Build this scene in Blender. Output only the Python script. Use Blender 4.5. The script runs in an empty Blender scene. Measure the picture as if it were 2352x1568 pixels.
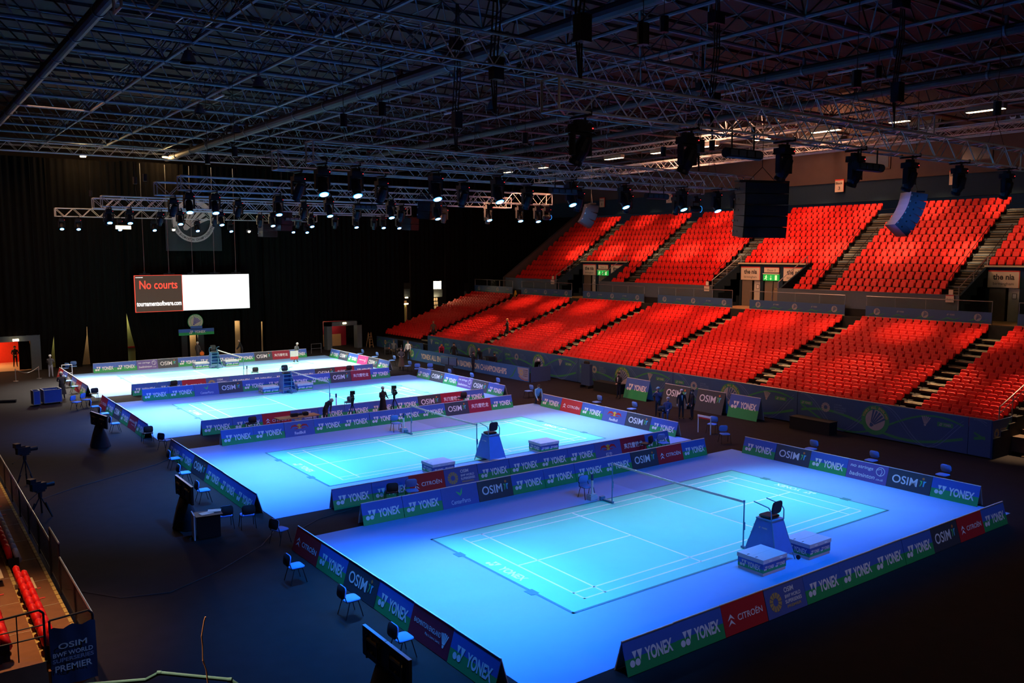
import bpy, math, random
from mathutils import Vector, Matrix, Euler
random.seed(7)
PI = math.pi
SC = bpy.context.scene
COL = SC.collection
# ------------------------------------------------------------------ camera
cd = bpy.data.cameras.new('camera'); cam = bpy.data.objects.new('camera', cd); COL.objects.link(cam)
yaw, pit, rol = 0.63353, -0.10358, -0.00087
fv = Vector((math.sin(yaw)*math.cos(pit), math.cos(yaw)*math.cos(pit), math.sin(pit)))
rv = Vector((math.cos(yaw), -math.sin(yaw), 0)); uv = rv.cross(fv)
r2 = rv*math.cos(rol)+uv*math.sin(rol); u2 = -rv*math.sin(rol)+uv*math.cos(rol)
m = Matrix((r2, u2, -fv)).transposed().to_4x4(); m.translation = (-14.8972, -16.9425, 9.4140)
cam.matrix_world = m
cd.sensor_width = 36; cd.lens = 1960.19/2352*36; cd.clip_end = 300
SC.camera = cam
# ------------------------------------------------------------------ world, exposure
wd = bpy.data.worlds.new('world'); SC.world = wd; wd.use_nodes = True
bg = wd.node_tree.nodes['Background']; bg.inputs[0].default_value = (0.35, 0.42, 0.7, 1); bg.inputs[1].default_value = 0.012
SC.view_settings.view_transform = 'Standard'; SC.view_settings.look = 'None'
SC.view_settings.exposure = 0.0; SC.view_settings.gamma = 1; SC.view_settings.use_curve_mapping = False
SC.cycles.max_bounces = 5; SC.cycles.diffuse_bounces = 3; SC.cycles.glossy_bounces = 2
SC.cycles.transparent_max_bounces = 8; SC.cycles.transmission_bounces = 2
SC.cycles.sample_clamp_indirect = 3.0; SC.cycles.use_light_tree = True
SC.cycles.caustics_reflective = False; SC.cycles.caustics_refractive = False

def add_light(name, kind, loc, aim, power, color, size=0.12, cone=60, blend=0.8, parent=None, sy=None):
    ld = bpy.data.lights.new(name, kind); ld.energy = power; ld.color = color
    if kind == 'SPOT':
        ld.spot_size = math.radians(cone); ld.spot_blend = blend; ld.shadow_soft_size = size
    elif kind == 'AREA':
        ld.shape = 'RECTANGLE'; ld.size = size; ld.size_y = sy or size
    else: ld.shadow_soft_size = size
    o = bpy.data.objects.new(name, ld); COL.objects.link(o)
    d = Vector(aim)-Vector(loc)
    o.matrix_world = Matrix.Translation(Vector(loc)) @ d.to_track_quat('-Z', 'Y').to_matrix().to_4x4()
    if parent is not None:
        mw = o.matrix_world.copy(); o.parent = parent; o.matrix_parent_inverse = parent_inv(parent); o.matrix_world = mw
    return o
def parent_inv(p):
    return (Matrix.Translation(p.location) @ p.rotation_euler.to_matrix().to_4x4()).inverted()
# light tables, tuned here, hung on their lamps further down
LAMPX = [-3.6, -2.45, 0.55, 3.15, 6.6, 9.4, 12.8, 15.0, 16.3]
# court -> (near truss Y, far truss Y, court centre Y, colour, watts per lamp)
COURTS = [   # f / b: near and far truss; deep blue wash lamps on the near truss, paler beams on the far one
 dict(oy=0.0,   cy=3.05,  f=-3.4, b=8.5,  col=(0.36, 0.74, 1.0), w=2500, wn=2500),
 dict(oy=15.21, cy=18.3,  f=11.4, b=23.0, col=(0.40, 0.76, 1.0), w=2900, wn=2900),
 dict(oy=31.37, cy=34.4,  f=27.1, b=39.8, col=(0.66, 0.84, 1.0), w=5200, wn=3000),
 dict(oy=46.9,  cy=49.95, f=42.4, b=57.0, col=(1.0, 0.98, 0.92), w=7500, wn=3000)]
BLUE = (0.0, 0.21, 1.0)
BEAMX = [-4.0, -2.4, 0.4, 3.6, 6.7, 9.8, 12.8, 14.4, 15.8]
WARM = (1.0, 0.62, 0.33)
# ------------------------------------------------------------------ materials
MATS = {}
def mat(name, col, rough=0.6, metal=0.0, var=0.12, scale=6.0, emit=0.0, ecol=None, alpha=None, bump=0.0, spec=0.3):
    if name in MATS: return MATS[name]
    m = bpy.data.materials.new(name); m.use_nodes = True; nt = m.node_tree; b = nt.nodes['Principled BSDF']
    tc = nt.nodes.new('ShaderNodeTexCoord'); nz = nt.nodes.new('ShaderNodeTexNoise')
    nz.inputs['Scale'].default_value = scale; nz.inputs['Detail'].default_value = 4
    nt.links.new(tc.outputs['Object'], nz.inputs['Vector'])
    mx = nt.nodes.new('ShaderNodeMix'); mx.data_type = 'RGBA'
    mx.inputs['A'].default_value = tuple(c*(1-var) for c in col)+(1,)
    mx.inputs['B'].default_value = tuple(min(1, c*(1+var)) for c in col)+(1,)
    nt.links.new(nz.outputs['Fac'], mx.inputs['Factor']); nt.links.new(mx.outputs['Result'], b.inputs['Base Color'])
    b.inputs['Roughness'].default_value = rough; b.inputs['Metallic'].default_value = metal
    b.inputs['Specular IOR Level'].default_value = spec
    if emit:
        b.inputs['Emission Color'].default_value = tuple(ecol or col)+(1,); b.inputs['Emission Strength'].default_value = emit
    if alpha is not None: b.inputs['Alpha'].default_value = alpha
    if bump:
        bp = nt.nodes.new('ShaderNodeBump'); bp.inputs['Strength'].default_value = bump
        nt.links.new(nz.outputs['Fac'], bp.inputs['Height']); nt.links.new(bp.outputs['Normal'], b.inputs['Normal'])
    MATS[name] = m; return m
M = dict(
 floor=mat('dark carpet', (0.019, 0.016, 0.016), 0.85, var=0.25, scale=2.0, bump=0.1, spec=0.12),
 carpet=mat('blue court carpet', (0.22, 0.43, 0.80), 0.75, var=0.03, scale=3.0),
 court=mat('green court mat', (0.15, 0.74, 0.62), 0.55, var=0.03, scale=2.0, spec=0.4),
 border=mat('dark mat tape', (0.05, 0.25, 0.26), 0.6),
 line=mat('white line paint', (0.92, 0.92, 0.86), 0.5, var=0.02),
 bblue=mat('board blue', (0.06, 0.14, 0.50), 0.45, var=0.04), bgreen=mat('board green', (0.03, 0.36, 0.10), 0.45, var=0.04),
 bred=mat('board red', (0.55, 0.025, 0.03), 0.45, var=0.04), bblack=mat('board charcoal', (0.055, 0.06, 0.075), 0.45, var=0.06),
 bnavy=mat('board navy', (0.09, 0.13, 0.40), 0.45, var=0.04), bpurple=mat('board purple', (0.16, 0.10, 0.34), 0.45, var=0.04),
 bmaroon=mat('board maroon', (0.33, 0.02, 0.045), 0.45, var=0.04), bpink=mat('board magenta', (0.65, 0.05, 0.22), 0.45, var=0.04),
 white=mat('white print', (0.86, 0.86, 0.86), 0.5, var=0.02), whiteb=mat('white board back', (0.6, 0.6, 0.62), 0.6, var=0.05),
 orange=mat('orange print', (0.75, 0.22, 0.05), 0.5), lgreen=mat('light green print', (0.10, 0.62, 0.16), 0.5), lblue=mat('light blue print', (0.12, 0.55, 0.75), 0.5),
 gold=mat('gold print', (0.55, 0.38, 0.12), 0.5), yellow=mat('yellow', (0.75, 0.45, 0.05), 0.5),
 chairblue=mat('blue seat fabric', (0.16, 0.34, 0.80), 0.8, scale=30, bump=0.2), chairblack=mat('black seat shell', (0.018, 0.018, 0.022), 0.55),
 blackm=mat('black powder coat', (0.012, 0.012, 0.015), 0.5, spec=0.25), steel=mat('grey steel', (0.42, 0.43, 0.46), 0.35, 0.8),
 alu=mat('aluminium truss', (0.78, 0.78, 0.82), 0.4, 0.35), roofsteel=mat('painted roof steel', (0.11, 0.125, 0.16), 0.55, 0.2, spec=0.5),
 roofdeck=mat('dark roof deck', (0.042, 0.032, 0.034), 0.9, var=0.3, scale=1.2, bump=0.3), ductpaint=mat('dark duct paint', (0.06, 0.045, 0.05), 0.6, spec=0.2), lensglow=mat('lens glow fringe', (0.05, 0.3, 1.0), 0.3, emit=2.5, ecol=(0.02, 0.30, 1.0)),
 drape=mat('black drape', (0.006, 0.005, 0.0045), 0.95, var=0.3, scale=2, spec=0.03),
 seat=mat('red seat plastic', (0.80, 0.012, 0.008), 0.5, var=0.05, spec=0.3), seatpad=mat('red seat pad', (0.70, 0.012, 0.009), 0.6, var=0.08, spec=0.2),
 seatgrey=mat('grey seat cover', (0.42, 0.47, 0.52), 0.6), concrete=mat('stand deck', (0.022, 0.02, 0.019), 0.85, var=0.25, scale=3),
 deckbrown=mat('brown stand deck', (0.24, 0.105, 0.045), 0.8, var=0.2, scale=4), nosing=mat('step nosing', (0.62, 0.50, 0.32), 0.6),
 yellowedge=mat('yellow edge strip', (0.55, 0.40, 0.12), 0.6), greywall=mat('blue grey wall', (0.10, 0.125, 0.145), 0.7, var=0.1),
 bluewall=mat('dark blue wall', (0.018, 0.036, 0.058), 0.8, var=0.1, spec=0.1), tanwall=mat('tan upper wall', (0.085, 0.055, 0.048), 0.8, var=0.15, scale=1.5),
 cream=mat('cream sign', (0.80, 0.66, 0.50), 0.5, var=0.03), signred=mat('sign red', (0.75, 0.05, 0.03), 0.5), ink=mat('dark print', (0.05, 0.045, 0.04), 0.5),
 hoard=mat('printed blue vinyl', (0.035, 0.085, 0.21), 0.42, var=0.10, scale=1.5, spec=0.5), hgreen=mat('printed green vinyl', (0.05, 0.26, 0.10), 0.42, var=0.1),
 hlight=mat('printed pale blue vinyl', (0.13, 0.20, 0.36), 0.45), hdisc=mat('printed pale disc', (0.36, 0.33, 0.34), 0.5), banner=mat('banner blue', (0.05, 0.15, 0.36), 0.5),
 skin=mat('skin', (0.62, 0.38, 0.28), 0.6, var=0.05), hair=mat('dark hair', (0.03, 0.022, 0.016), 0.7), hairgrey=mat('grey hair', (0.5, 0.49, 0.48), 0.7),
 hairginger=mat('ginger hair', (0.45, 0.18, 0.07), 0.7), cblack=mat('black cloth', (0.02, 0.02, 0.024), 0.85), cgrey=mat('charcoal cloth', (0.07, 0.065, 0.07), 0.85),
 cpink=mat('pink cloth', (0.75, 0.06, 0.16), 0.8), cnavy=mat('navy cloth', (0.03, 0.06, 0.16), 0.8), cjean=mat('pale jeans', (0.25, 0.28, 0.36), 0.8),
 cwhite=mat('white cloth', (0.75, 0.75, 0.76), 0.8), cbrown=mat('brown coat cloth', (0.10, 0.065, 0.045), 0.85), clblue=mat('light blue cap', (0.2, 0.5, 0.8), 0.7), corange=mat('orange cloth', (0.85, 0.2, 0.03), 0.7),
 umpblue=mat('blue cover cloth', (0.10, 0.22, 0.62), 0.7, var=0.08, scale=4, bump=0.3), boxwhite=mat('white box plastic', (0.62, 0.66, 0.74), 0.5, var=0.03),
 lens=mat('lit lens', (0.5, 0.75, 1.0), 0.3, emit=22, ecol=(0.35, 0.72, 1.0)), lenswarm=mat('lit warm lamp', (1, 0.8, 0.5), 0.3, emit=14, ecol=(1.0, 0.72, 0.38)),
 lensoff=mat('unlit lens', (0.08, 0.10, 0.14), 0.15, spec=0.8), redled=mat('red led', (1, 0.05, 0.05), 0.3, emit=4, ecol=(1, 0.03, 0.03)),
 exitgreen=mat('lit exit sign', (0.02, 0.5, 0.1), 0.4, emit=0.55, ecol=(0.02, 0.5, 0.07)), exitwhite=mat('lit exit symbol', (0.8, 1, 0.7), 0.4, emit=0.7, ecol=(0.65, 1.0, 0.45)),
 scrdark=mat('screen dark area', (0.05, 0.03, 0.02), 0.4, emit=0.10, ecol=(0.55, 0.28, 0.18)), scrwhite=mat('screen white area', (1, 1, 1), 0.4, emit=1.6, ecol=(0.93, 1.0, 0.93)),
 scrred=mat('screen red letters', (1, 0.1, 0.05), 0.4, emit=1.0, ecol=(1.0, 0.07, 0.04)), scrtxt=mat('screen white letters', (1, 1, 1), 0.4, emit=1.2, ecol=(1, 0.97, 0.95)),
 ban=mat('grey banner cloth', (0.035, 0.033, 0.036), 0.9), banw=mat('banner pale print', (0.75, 0.74, 0.75), 0.9),
 wood=mat('pale wood', (0.50, 0.30, 0.15), 0.6), glass=mat('balustrade glass', (0.10, 0.14, 0.16), 0.1, alpha=0.03, spec=0.2), net=mat('net cord', (0.10, 0.07, 0.06), 0.8, alpha=0.05),
 teal=mat('teal painted rail', (0.10, 0.24, 0.23), 0.35, 0.2, spec=0.5), wire=mat('bare copper wire', (0.95, 0.45, 0.2), 0.5, 0.0), case=mat('blue flight case', (0.05, 0.11, 0.38), 0.5),
 glowroom=mat('lit corridor wall', (0.62, 0.42, 0.24), 0.8), redroom=mat('red corridor wall', (0.7, 0.06, 0.03), 0.8), palegreen=mat('pale green wall', (0.45, 0.5, 0.2), 0.8), doorgrey=mat('grey door leaf', (0.20, 0.17, 0.14), 0.6), doorwhite=mat('white door leaf', (0.6, 0.6, 0.55), 0.6),
 netpost=mat('blue painted post', (0.12, 0.30, 0.50), 0.4, 0.2), cable=mat('dark cable', (0.05, 0.045, 0.045), 0.5),
)
MI = list(M.keys())
# ------------------------------------------------------------------ mesh builder
class MB:
    def __init__(s): s.v = []; s.f = []; s.mi = []; s.ms = []
    def slot(s, m):
        if m not in s.ms: s.ms.append(m)
        return s.ms.index(m)
    def raw(s, vs, fs, m, T=None):
        n = len(s.v); k = s.slot(m)
        if T is not None: vs = [T @ Vector(v) for v in vs]
        s.v += [tuple(v) for v in vs]
        for f in fs: s.f.append([i+n for i in f]); s.mi.append(k)
        return s
    def box(s, c, d, m, T=None, R=None):
        x, y, z = d[0]/2, d[1]/2, d[2]/2
        vs = [Vector((a*x, b*y, e*z)) for a in (-1, 1) for b in (-1, 1) for e in (-1, 1)]
        if R is not None: vs = [R @ v for v in vs]
        vs = [v+Vector(c) for v in vs]
        return s.raw(vs, [(0, 1, 3, 2), (4, 6, 7, 5), (0, 4, 5, 1), (2, 3, 7, 6), (0, 2, 6, 4), (1, 5, 7, 3)], m, T)
    def rbox(s, c, d, m, r=0.04, R=None, T=None):   # slab with rounded corners in its X-Z face, thickness along Y
        x, z, t = d[0]/2, d[2]/2, d[1]/2; pts = []
        for (cx, cz, a0) in ((x-r, z-r, 0), (-x+r, z-r, 90), (-x+r, -z+r, 180), (x-r, -z+r, 270)):
            for a in (0, 45, 90): an = math.radians(a0+a); pts.append((cx+r*math.cos(an), cz+r*math.sin(an)))
        n = len(pts); e = min(t*0.7, r*0.5)
        rings = [(-t, 1-e/max(x, z)*1.0), (-t+e, 1), (t-e, 1), (t, 1-e/max(x, z))]
        vs = []
        for (yy, k) in rings: vs += [Vector((p[0]*k, yy, p[1]*k)) for p in pts]
        fs = [tuple(range(n)), tuple(reversed(range(3*n, 4*n)))]
        for q in range(3):
            for i in range(n): j = (i+1) % n; fs.append((q*n+j, q*n+i, (q+1)*n+i, (q+1)*n+j))
        if R is not None: vs = [R @ v for v in vs]
        vs = [v+Vector(c) for v in vs]
        return s.raw(vs, fs, m, T)
    def tube(s, a, b, r, m, n=6, r2=None, cap=True, T=None):
        a = Vector(a); b = Vector(b); d = b-a; L = d.length
        if L < 1e-6: return s
        q = d.to_track_quat('Z', 'X').to_matrix(); r2 = r if r2 is None else r2
        vs = []
        for (p, rr) in ((a, r), (b, r2)):
            for i in range(n): an = 2*PI*i/n; vs.append(p + q @ Vector((rr*math.cos(an), rr*math.sin(an), 0)))
        fs = [(i, (i+1) % n, n+(i+1) % n, n+i) for i in range(n)]
        if cap: fs += [tuple(reversed(range(n))), tuple(range(n, 2*n))]
        return s.raw(vs, fs, m, T)
    def path(s, pts, r, m, n=6, T=None):
        for a, b in zip(pts, pts[1:]): s.tube(a, b, r, m, n, T=T)
        return s
    def disc(s, c, r, m, n=20, r0=0.0, T=None, z=0.0):   # in X-Y plane
        cx, cy = c
        if r0 <= 0:
            return s.raw([(cx+r*math.cos(2*PI*i/n), cy+r*math.sin(2*PI*i/n), z) for i in range(n)], [tuple(range(n))], m, T)
        vs = [(cx+q*math.cos(2*PI*i/n), cy+q*math.sin(2*PI*i/n), z) for q in (r0, r) for i in range(n)]
        return s.raw(vs, [(i, n+i, n+(i+1) % n, (i+1) % n) for i in range(n)], m, T)
    def quad(s, x0, y0, x1, y1, m, T=None, z=0.0): return s.raw([(x0, y0, z), (x1, y0, z), (x1, y1, z), (x0, y1, z)], [(0, 1, 2, 3)], m, T)
    def ribbon(s, pts, w, m, T=None, z=0.0):
        vs = []; n = len(pts)
        for i, p in enumerate(pts):
            a = Vector(pts[max(i-1, 0)]); b = Vector(pts[min(i+1, n-1)]); d = (b-a).normalized(); nn = Vector((-d.y, d.x))
            ww = w[i] if isinstance(w, list) else w
            vs += [(p[0]+nn.x*ww/2, p[1]+nn.y*ww/2, z), (p[0]-nn.x*ww/2, p[1]-nn.y*ww/2, z)]
        return s.raw(vs, [(2*i+1, 2*i+3, 2*i+2, 2*i) for i in range(n-1)], m, T)
    def mesh(s, name, smooth=False):
        me = bpy.data.meshes.new(name); me.from_pydata(s.v, [], s.f)
        for k in s.ms: me.materials.append(M[k])
        if len(s.ms) > 1: me.polygons.foreach_set('material_index', s.mi)
        if smooth: me.polygons.foreach_set('use_smooth', [True]*len(me.polygons))
        me.update(); return me
def put(name, me, parent=None, loc=(0, 0, 0), rot=(0, 0, 0), label=None, kind=None):
    if isinstance(me, MB): me = me.mesh(name)
    o = bpy.data.objects.new(name, me); COL.objects.link(o); o.location = loc; o.rotation_euler = rot
    if parent is not None: o.parent = parent
    if label: o['label'] = label
    if kind: o['kind'] = kind
    return o
def thing(name, label, cat, loc=(0, 0, 0), rz=0.0, group=None, rot=None):
    o = bpy.data.objects.new(name, None); o.empty_display_size = 0.2; COL.objects.link(o)
    o.location = loc; o.rotation_euler = rot or (0, 0, rz); o['label'] = label; o['category'] = cat
    if group: o['group'] = group
    return o
def tag(o, label, cat, group=None):
    o['label'] = label; o['category'] = cat
    if group: o['group'] = group
    return o
def struct(name, me, parent=None, loc=(0, 0, 0), rot=(0, 0, 0)):
    o = put(name, me, parent, loc, rot); o['kind'] = 'structure'; return o
ORD = ['first', 'second', 'third', 'fourth', 'fifth', 'sixth', 'seventh', 'eighth', 'ninth', 'tenth', 'eleventh', 'twelfth', 'thirteenth', 'fourteenth', 'fifteenth', 'sixteenth', 'seventeenth', 'eighteenth', 'nineteenth', 'twentieth']
def RX(a): return Matrix.Rotation(math.radians(a), 3, 'X')
def RY(a): return Matrix.Rotation(math.radians(a), 3, 'Y')
def RZ(a): return Matrix.Rotation(math.radians(a), 3, 'Z')
# ------------------------------------------------------------------ lettering
TC = {}
def text_geo(s, bold=0.0):
    key = (s, bold)
    if key in TC: return TC[key]
    cu = bpy.data.curves.new('t', 'FONT'); cu.body = s; cu.size = 1; cu.offset = bold; cu.resolution_u = 4
    o = bpy.data.objects.new('t', cu); COL.objects.link(o); bpy.context.view_layer.update()
    me = bpy.data.meshes.new_from_object(o.evaluated_get(bpy.context.evaluated_depsgraph_get()))
    vs = [tuple(v.co) for v in me.vertices]; fs = [tuple(p.vertices) for p in me.polygons]
    bpy.data.objects.remove(o); bpy.data.meshes.remove(me)
    xs = [v[0] for v in vs] or [0]; ys = [v[1] for v in vs] or [0]
    TC[key] = (vs, fs, min(xs), max(xs), min(ys), max(ys)); return TC[key]
def text(mb, s, cx, cy, w, h, m, bold=0.0, T=None, z=0.0, shear=0.0):   # fit into a w x h box centred on cx, cy
    vs, fs, x0, x1, y0, y1 = text_geo(s, bold); sx = w/(x1-x0); sy = h/(y1-y0)
    out = [(cx+(v[0]-(x0+x1)/2)*sx+shear*(v[1]-(y0+y1)/2)*sy, cy+(v[1]-(y0+y1)/2)*sy, z) for v in vs]
    mb.raw(out, fs, m, T)
def ymark(mb, x, y, h, m, T=None, z=0.0):     # two discs and two triangles
    w = h*1.05; r = h*0.225
    mb.disc((x-w*0.34, y-h*0.24), r, m, 14, T=T, z=z); mb.disc((x+w*0.12, y-h*0.24), r, m, 14, T=T, z=z)
    for (a, b, c) in (((-0.26, 0.5), (0.14, 0.5), (-0.08, -0.02)), ((0.16, 0.5), (0.62, 0.5), (0.36, -0.18))):
        mb.raw([(x+a[0]*w, y+a[1]*h, z), (x+c[0]*w, y+c[1]*h, z), (x+b[0]*w, y+b[1]*h, z)], [(0, 1, 2)], m, T)
def yonex(mb, cx, cy, w, h, m, T=None, z=0.0):
    ymark(mb, cx-w*0.36, cy-h*0.05, h*1.05, m, T, z); text(mb, 'YONEX', cx+w*0.17, cy, w*0.63, h*0.92, m, 0.035, T, z)
def ring_logo(mb, x, y, r, m, T=None, z=0.0):
    for i in range(12):
        a = 2*PI*i/12; b = a+2*PI/12*0.8
        mb.raw([(x+q*math.cos(t), y+q*math.sin(t), z) for q, t in ((r*.42, a), (r, a), (r, b), (r*.42, b))], [(0, 1, 2, 3)], m, T)
def shuttle(mb, x, y, h, m, T=None, z=0.0, ang=0.0):
    ca, sa = math.cos(ang), math.sin(ang)
    def P(a, b): return (x+(a*ca-b*sa)*h, y+(a*sa+b*ca)*h, z)
    for i in range(5):
        t = (i-2)*0.16
        mb.raw([P(t*0.35-0.03, -0.25), P(t*0.35+0.03, -0.25), P(t*1.25+0.065, 0.5-abs(t)*0.25), P(t*1.25-0.065, 0.5-abs(t)*0.25)], [(0, 1, 2, 3)], m, T)
    mb.raw([P(-0.12+0.0, -0.28), P(-0.09, -0.45), P(0, -0.5), P(0.09, -0.45), P(0.12, -0.28)], [(0, 1, 2, 3, 4)], m, T)
def osim(mb, cx, cy, w, h, T=None, z=0.0):
    text(mb, 'OSIM', cx-w*0.12, cy, w*0.72, h, 'white', 0.012, T, z)
    X = cx+w*0.39; Y = cy+h*0.1
    mb.disc((X, Y+h*0.55), h*0.15, 'orange', 10, T=T, z=z)
    mb.raw([(X-w*0.10, Y+h*.28, z), (X-w*.02, Y+h*.28, z), (X-w*.02, Y-h*.02, z), (X-w*.06, Y-h*.45, z), (X-w*.08, Y-h*.4, z), (X-w*.05, Y+h*.05, z)], [(5, 4, 3, 2, 1, 0)], 'lgreen', T)
    mb.raw([(X+w*0.10, Y+h*.28, z), (X+w*.01, Y+h*.28, z), (X+w*.01, Y-h*.4, z), (X+w*.04, Y-h*.4, z), (X+w*.05, Y+h*.05, z)], [(0, 1, 2, 3, 4)][::1], 'lblue', T)
def print_art(mb, kind, w, h, T):
    """flat print on a board face: local X right, Y up, Z out of the face"""
    z = 0.004
    if kind == 'Y': yonex(mb, 0, -h*0.06 if h < 1 else h*.07, w*0.84, min(h*0.44, w*.2), 'white', T, z)
    elif kind == 'O': osim(mb, 0, 0 if h < 1 else h*.12, w*0.80, min(h*0.42, w*.2), T, z)
    elif kind == 'C':
        text(mb, 'CITROËN', w*0.12, -h*.02, w*0.58, h*0.24, 'white', 0.01, T, z)
        for dy in (0.0, -0.17):
            mb.raw([(-w*.40, h*(dy-.06), z), (-w*.32, h*(dy+.14), z), (-w*.24, h*(dy-.06), z), (-w*.32, h*(dy+.03), z)], [(3, 2, 1, 0)], 'white', T)
    elif kind == 'S':
        ring_logo(mb, -w*.26, -h*.02, h*.32, 'gold', T, z)
        text(mb, 'OSIM', w*.10, h*.26, w*.24, h*.17, 'white', 0.02, T, z); text(mb, 'BWF WORLD', w*.18, h*.04, w*.40, h*.12, 'white', 0.02, T, z)
        text(mb, 'SUPERSERIES', w*.18, -h*.13, w*.42, h*.12, 'white', 0.02, T, z); text(mb, 'PREMIER', w*.18, -h*.29, w*.36, h*.09, 'gold', 0.02, T, z)
    elif kind == 'P':
        mb.ribbon([(-w*.10, h*.22), (-w*.03, h*.12), (0, h*.02), (w*.03, h*.12), (w*.07, h*.36)], [w*.01, w*.05, w*.03, w*.05, w*.01], 'lgreen', T, z)
        text(mb, 'CenterParcs', 0, -h*.26, w*.52, h*.20, 'white', 0.0, T, z)
    elif kind == 'R':
        mb.disc((0, h*.14), h*.17, 'yellow', 16, T=T, z=z)
        for sg in (-1, 1):
            mb.ribbon([(sg*w*.30, h*.02), (sg*w*.24, h*.20), (sg*w*.13, h*.22), (sg*w*.03, h*.10), (sg*w*.08, h*.0), (sg*w*.2, h*.02)], [w*.015, w*.05, w*.07, w*.03, w*.03, w*.01], 'bred', T, z+.001)
        text(mb, 'RedBull', 0, -h*.28, w*.36, h*.19, 'white', 0.02, T, z)
    elif kind == 'r':
        mb.disc((0, h*.12), h*.17, 'yellow', 16, T=T, z=z)
        for sg in (-1, 1):
            mb.ribbon([(sg*w*.30, h*.02), (sg*w*.24, h*.20), (sg*w*.13, h*.22), (sg*w*.03, h*.10), (sg*w*.08, h*.0), (sg*w*.2, h*.02)], [w*.015, w*.05, w*.07, w*.03, w*.03, w*.01], 'bred', T, z+.001)
        text(mb, '红牛', 0, -h*.28, w*.24, h*.22, 'white', 0.01, T, z)
    elif kind == 'D': text(mb, '东风雪铁龙', 0, 0, w*.76, h*.34, 'white', 0.02, T, z)
    elif kind == 'N':
        text(mb, 'no strings', -w*.14, h*.20, w*.56, h*.22, 'white', 0.01, T, z, 0.15); text(mb, 'badminton', -w*.10, -h*.20, w*.62, h*.22, 'white', 0.01, T, z, 0.15)
        text(mb, '.co.uk', w*.33, -h*.26, w*.18, h*.12, 'white', 0.01, T, z, 0.15)
        mb.ribbon([(w*(.32+.10*math.cos(t)), h*(.16+.22*math.sin(t))) for t in [i*PI/8 for i in range(17)]], w*.014, 'white', T, z)
        mb.ribbon([(w*.24, h*.22), (w*.33, h*.30), (w*.36, h*.14), (w*.32, -h*.08)], w*.014, 'white', T, z)
    elif kind == 'B':
        text(mb, 'BADMINTON ENGLAND', -w*.08, h*.06, w*.66, h*.15, 'white', 0.0, T, z); text(mb, 'Play it. Love it. Live it.', w*.08, -h*.16, w*.36, h*.10, 'white', 0.0, T, z)
        shuttle(mb, w*.34, -h*.02, h*.46, 'white', T, z)
    elif kind == 'G': text(mb, 'superseries', -w*.04, 0, w*.6, h*.16, 'white', 0.01, T, z); mb.ribbon([(w*.2, -h*.2), (w*.34, h*.02), (w*.26, h*.22)], w*.02, 'white', T, z)
BACK = {'Y': ('bblue', 'bgreen', .46), 'O': ('bblack', None, 0), 'C': ('bred', None, 0), 'S': ('bnavy', None, 0), 'P': ('bnavy', None, 0), 'R': ('bnavy', None, 0), 'r': ('bnavy', None, 0), 'D': ('bmaroon', None, 0), 'N': ('bpurple', None, 0), 'B': ('bmaroon', None, 0), 'G': ('bpink', None, 0)}
LOOK = {'Y': 'blue-green board with white wordmark', 'O': 'charcoal board', 'C': 'red board', 'S': 'navy board with gold ring', 'P': 'navy board with green bird', 'R': 'navy board with red bulls', 'r': 'navy board with red bulls', 'D': 'maroon board with Chinese letters', 'N': 'purple board with slanted writing', 'B': 'maroon board with shuttlecock', 'G': 'magenta board'}
# ------------------------------------------------------------------ floor and shell
struct('floor', MB().box((10, 25, -0.1), (100, 120, 0.2), 'floor'))
cables = [[(-10.6, 19.5, .012), (-9.2, 20.6, .012), (-7.4, 21.6, .012), (-5.6, 22.6, .012), (-4.6, 23.6, .012)], [(-11.3, 9.2, .012), (-10.2, 7.6, .012), (-9, 7.2, .012), (-7.4, 8.0, .012), (-5.6, 9.4, .012), (-4.7, 10.6, .012)], [(-4.0, 10.2, .012), (-3.0, 10.9, .012), (-1.5, 11.3, .012)]]
for i, c in enumerate(cables):
    tag(put('floor_cable', MB().path(c, .012, 'cable')), ['thin dark cable on the floor toward the second court', 'thin dark cable on the floor beside the nearest court', 'short dark cable between the two nearest courts'][i], 'cable')

# ------------------------------------------------------------------ roof
RZ0, PITCH = 18.0, 4.25
ceil = struct('ceiling', MB().box((12, 26, 22.2), (96, 116, 0.2), 'roofdeck'))
xs = [-21.1+PITCH*i for i in range(18)]; ys = [-10.0+PITCH*i for i in range(19)]
xch = MB().tube((xs[0], 0, RZ0), (xs[-1], 0, RZ0), .085, 'roofsteel', 8).mesh('chord_pipe')
ych = MB().tube((0, ys[0], RZ0), (0, ys[-1], RZ0), .085, 'roofsteel', 8).mesh('chord_pipe')
xct = MB().tube((xs[0], 0, 20.9), (xs[-1], 0, 20.9), .04, 'roofsteel', 6).mesh('top_chord_pipe')
yct = MB().tube((0, ys[0], 20.9), (0, ys[-1], 20.9), .04, 'roofsteel', 6).mesh('top_chord_pipe')
for y in ys: put('chord_pipe', xch, ceil, (0, y, 0)); put('top_chord_pipe', xct, ceil, (0, y+PITCH/2, 0))
for x in xs: put('chord_pipe', ych, ceil, (x, 0, 0)); put('top_chord_pipe', yct, ceil, (x+PITCH/2, 0, 0))
h = PITCH/2
node = MB().raw([(.16*a, .16*b, .16*c) for a, b, c in ((1, 0, 0), (-1, 0, 0), (0, 1, 0), (0, -1, 0), (0, 0, 1), (0, 0, -1))], [(0, 2, 4), (2, 1, 4), (1, 3, 4), (3, 0, 4), (2, 0, 5), (1, 2, 5), (3, 1, 5), (0, 3, 5)], 'roofsteel')
for a, b in ((h, h), (-h, h), (-h, -h), (h, -h)): node.tube((0, 0, 0), (a, b, 2.9), .036, 'roofsteel', 5, cap=False)
nme = node.mesh('web_braces'); cnt = 0; rest = MB()
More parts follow.
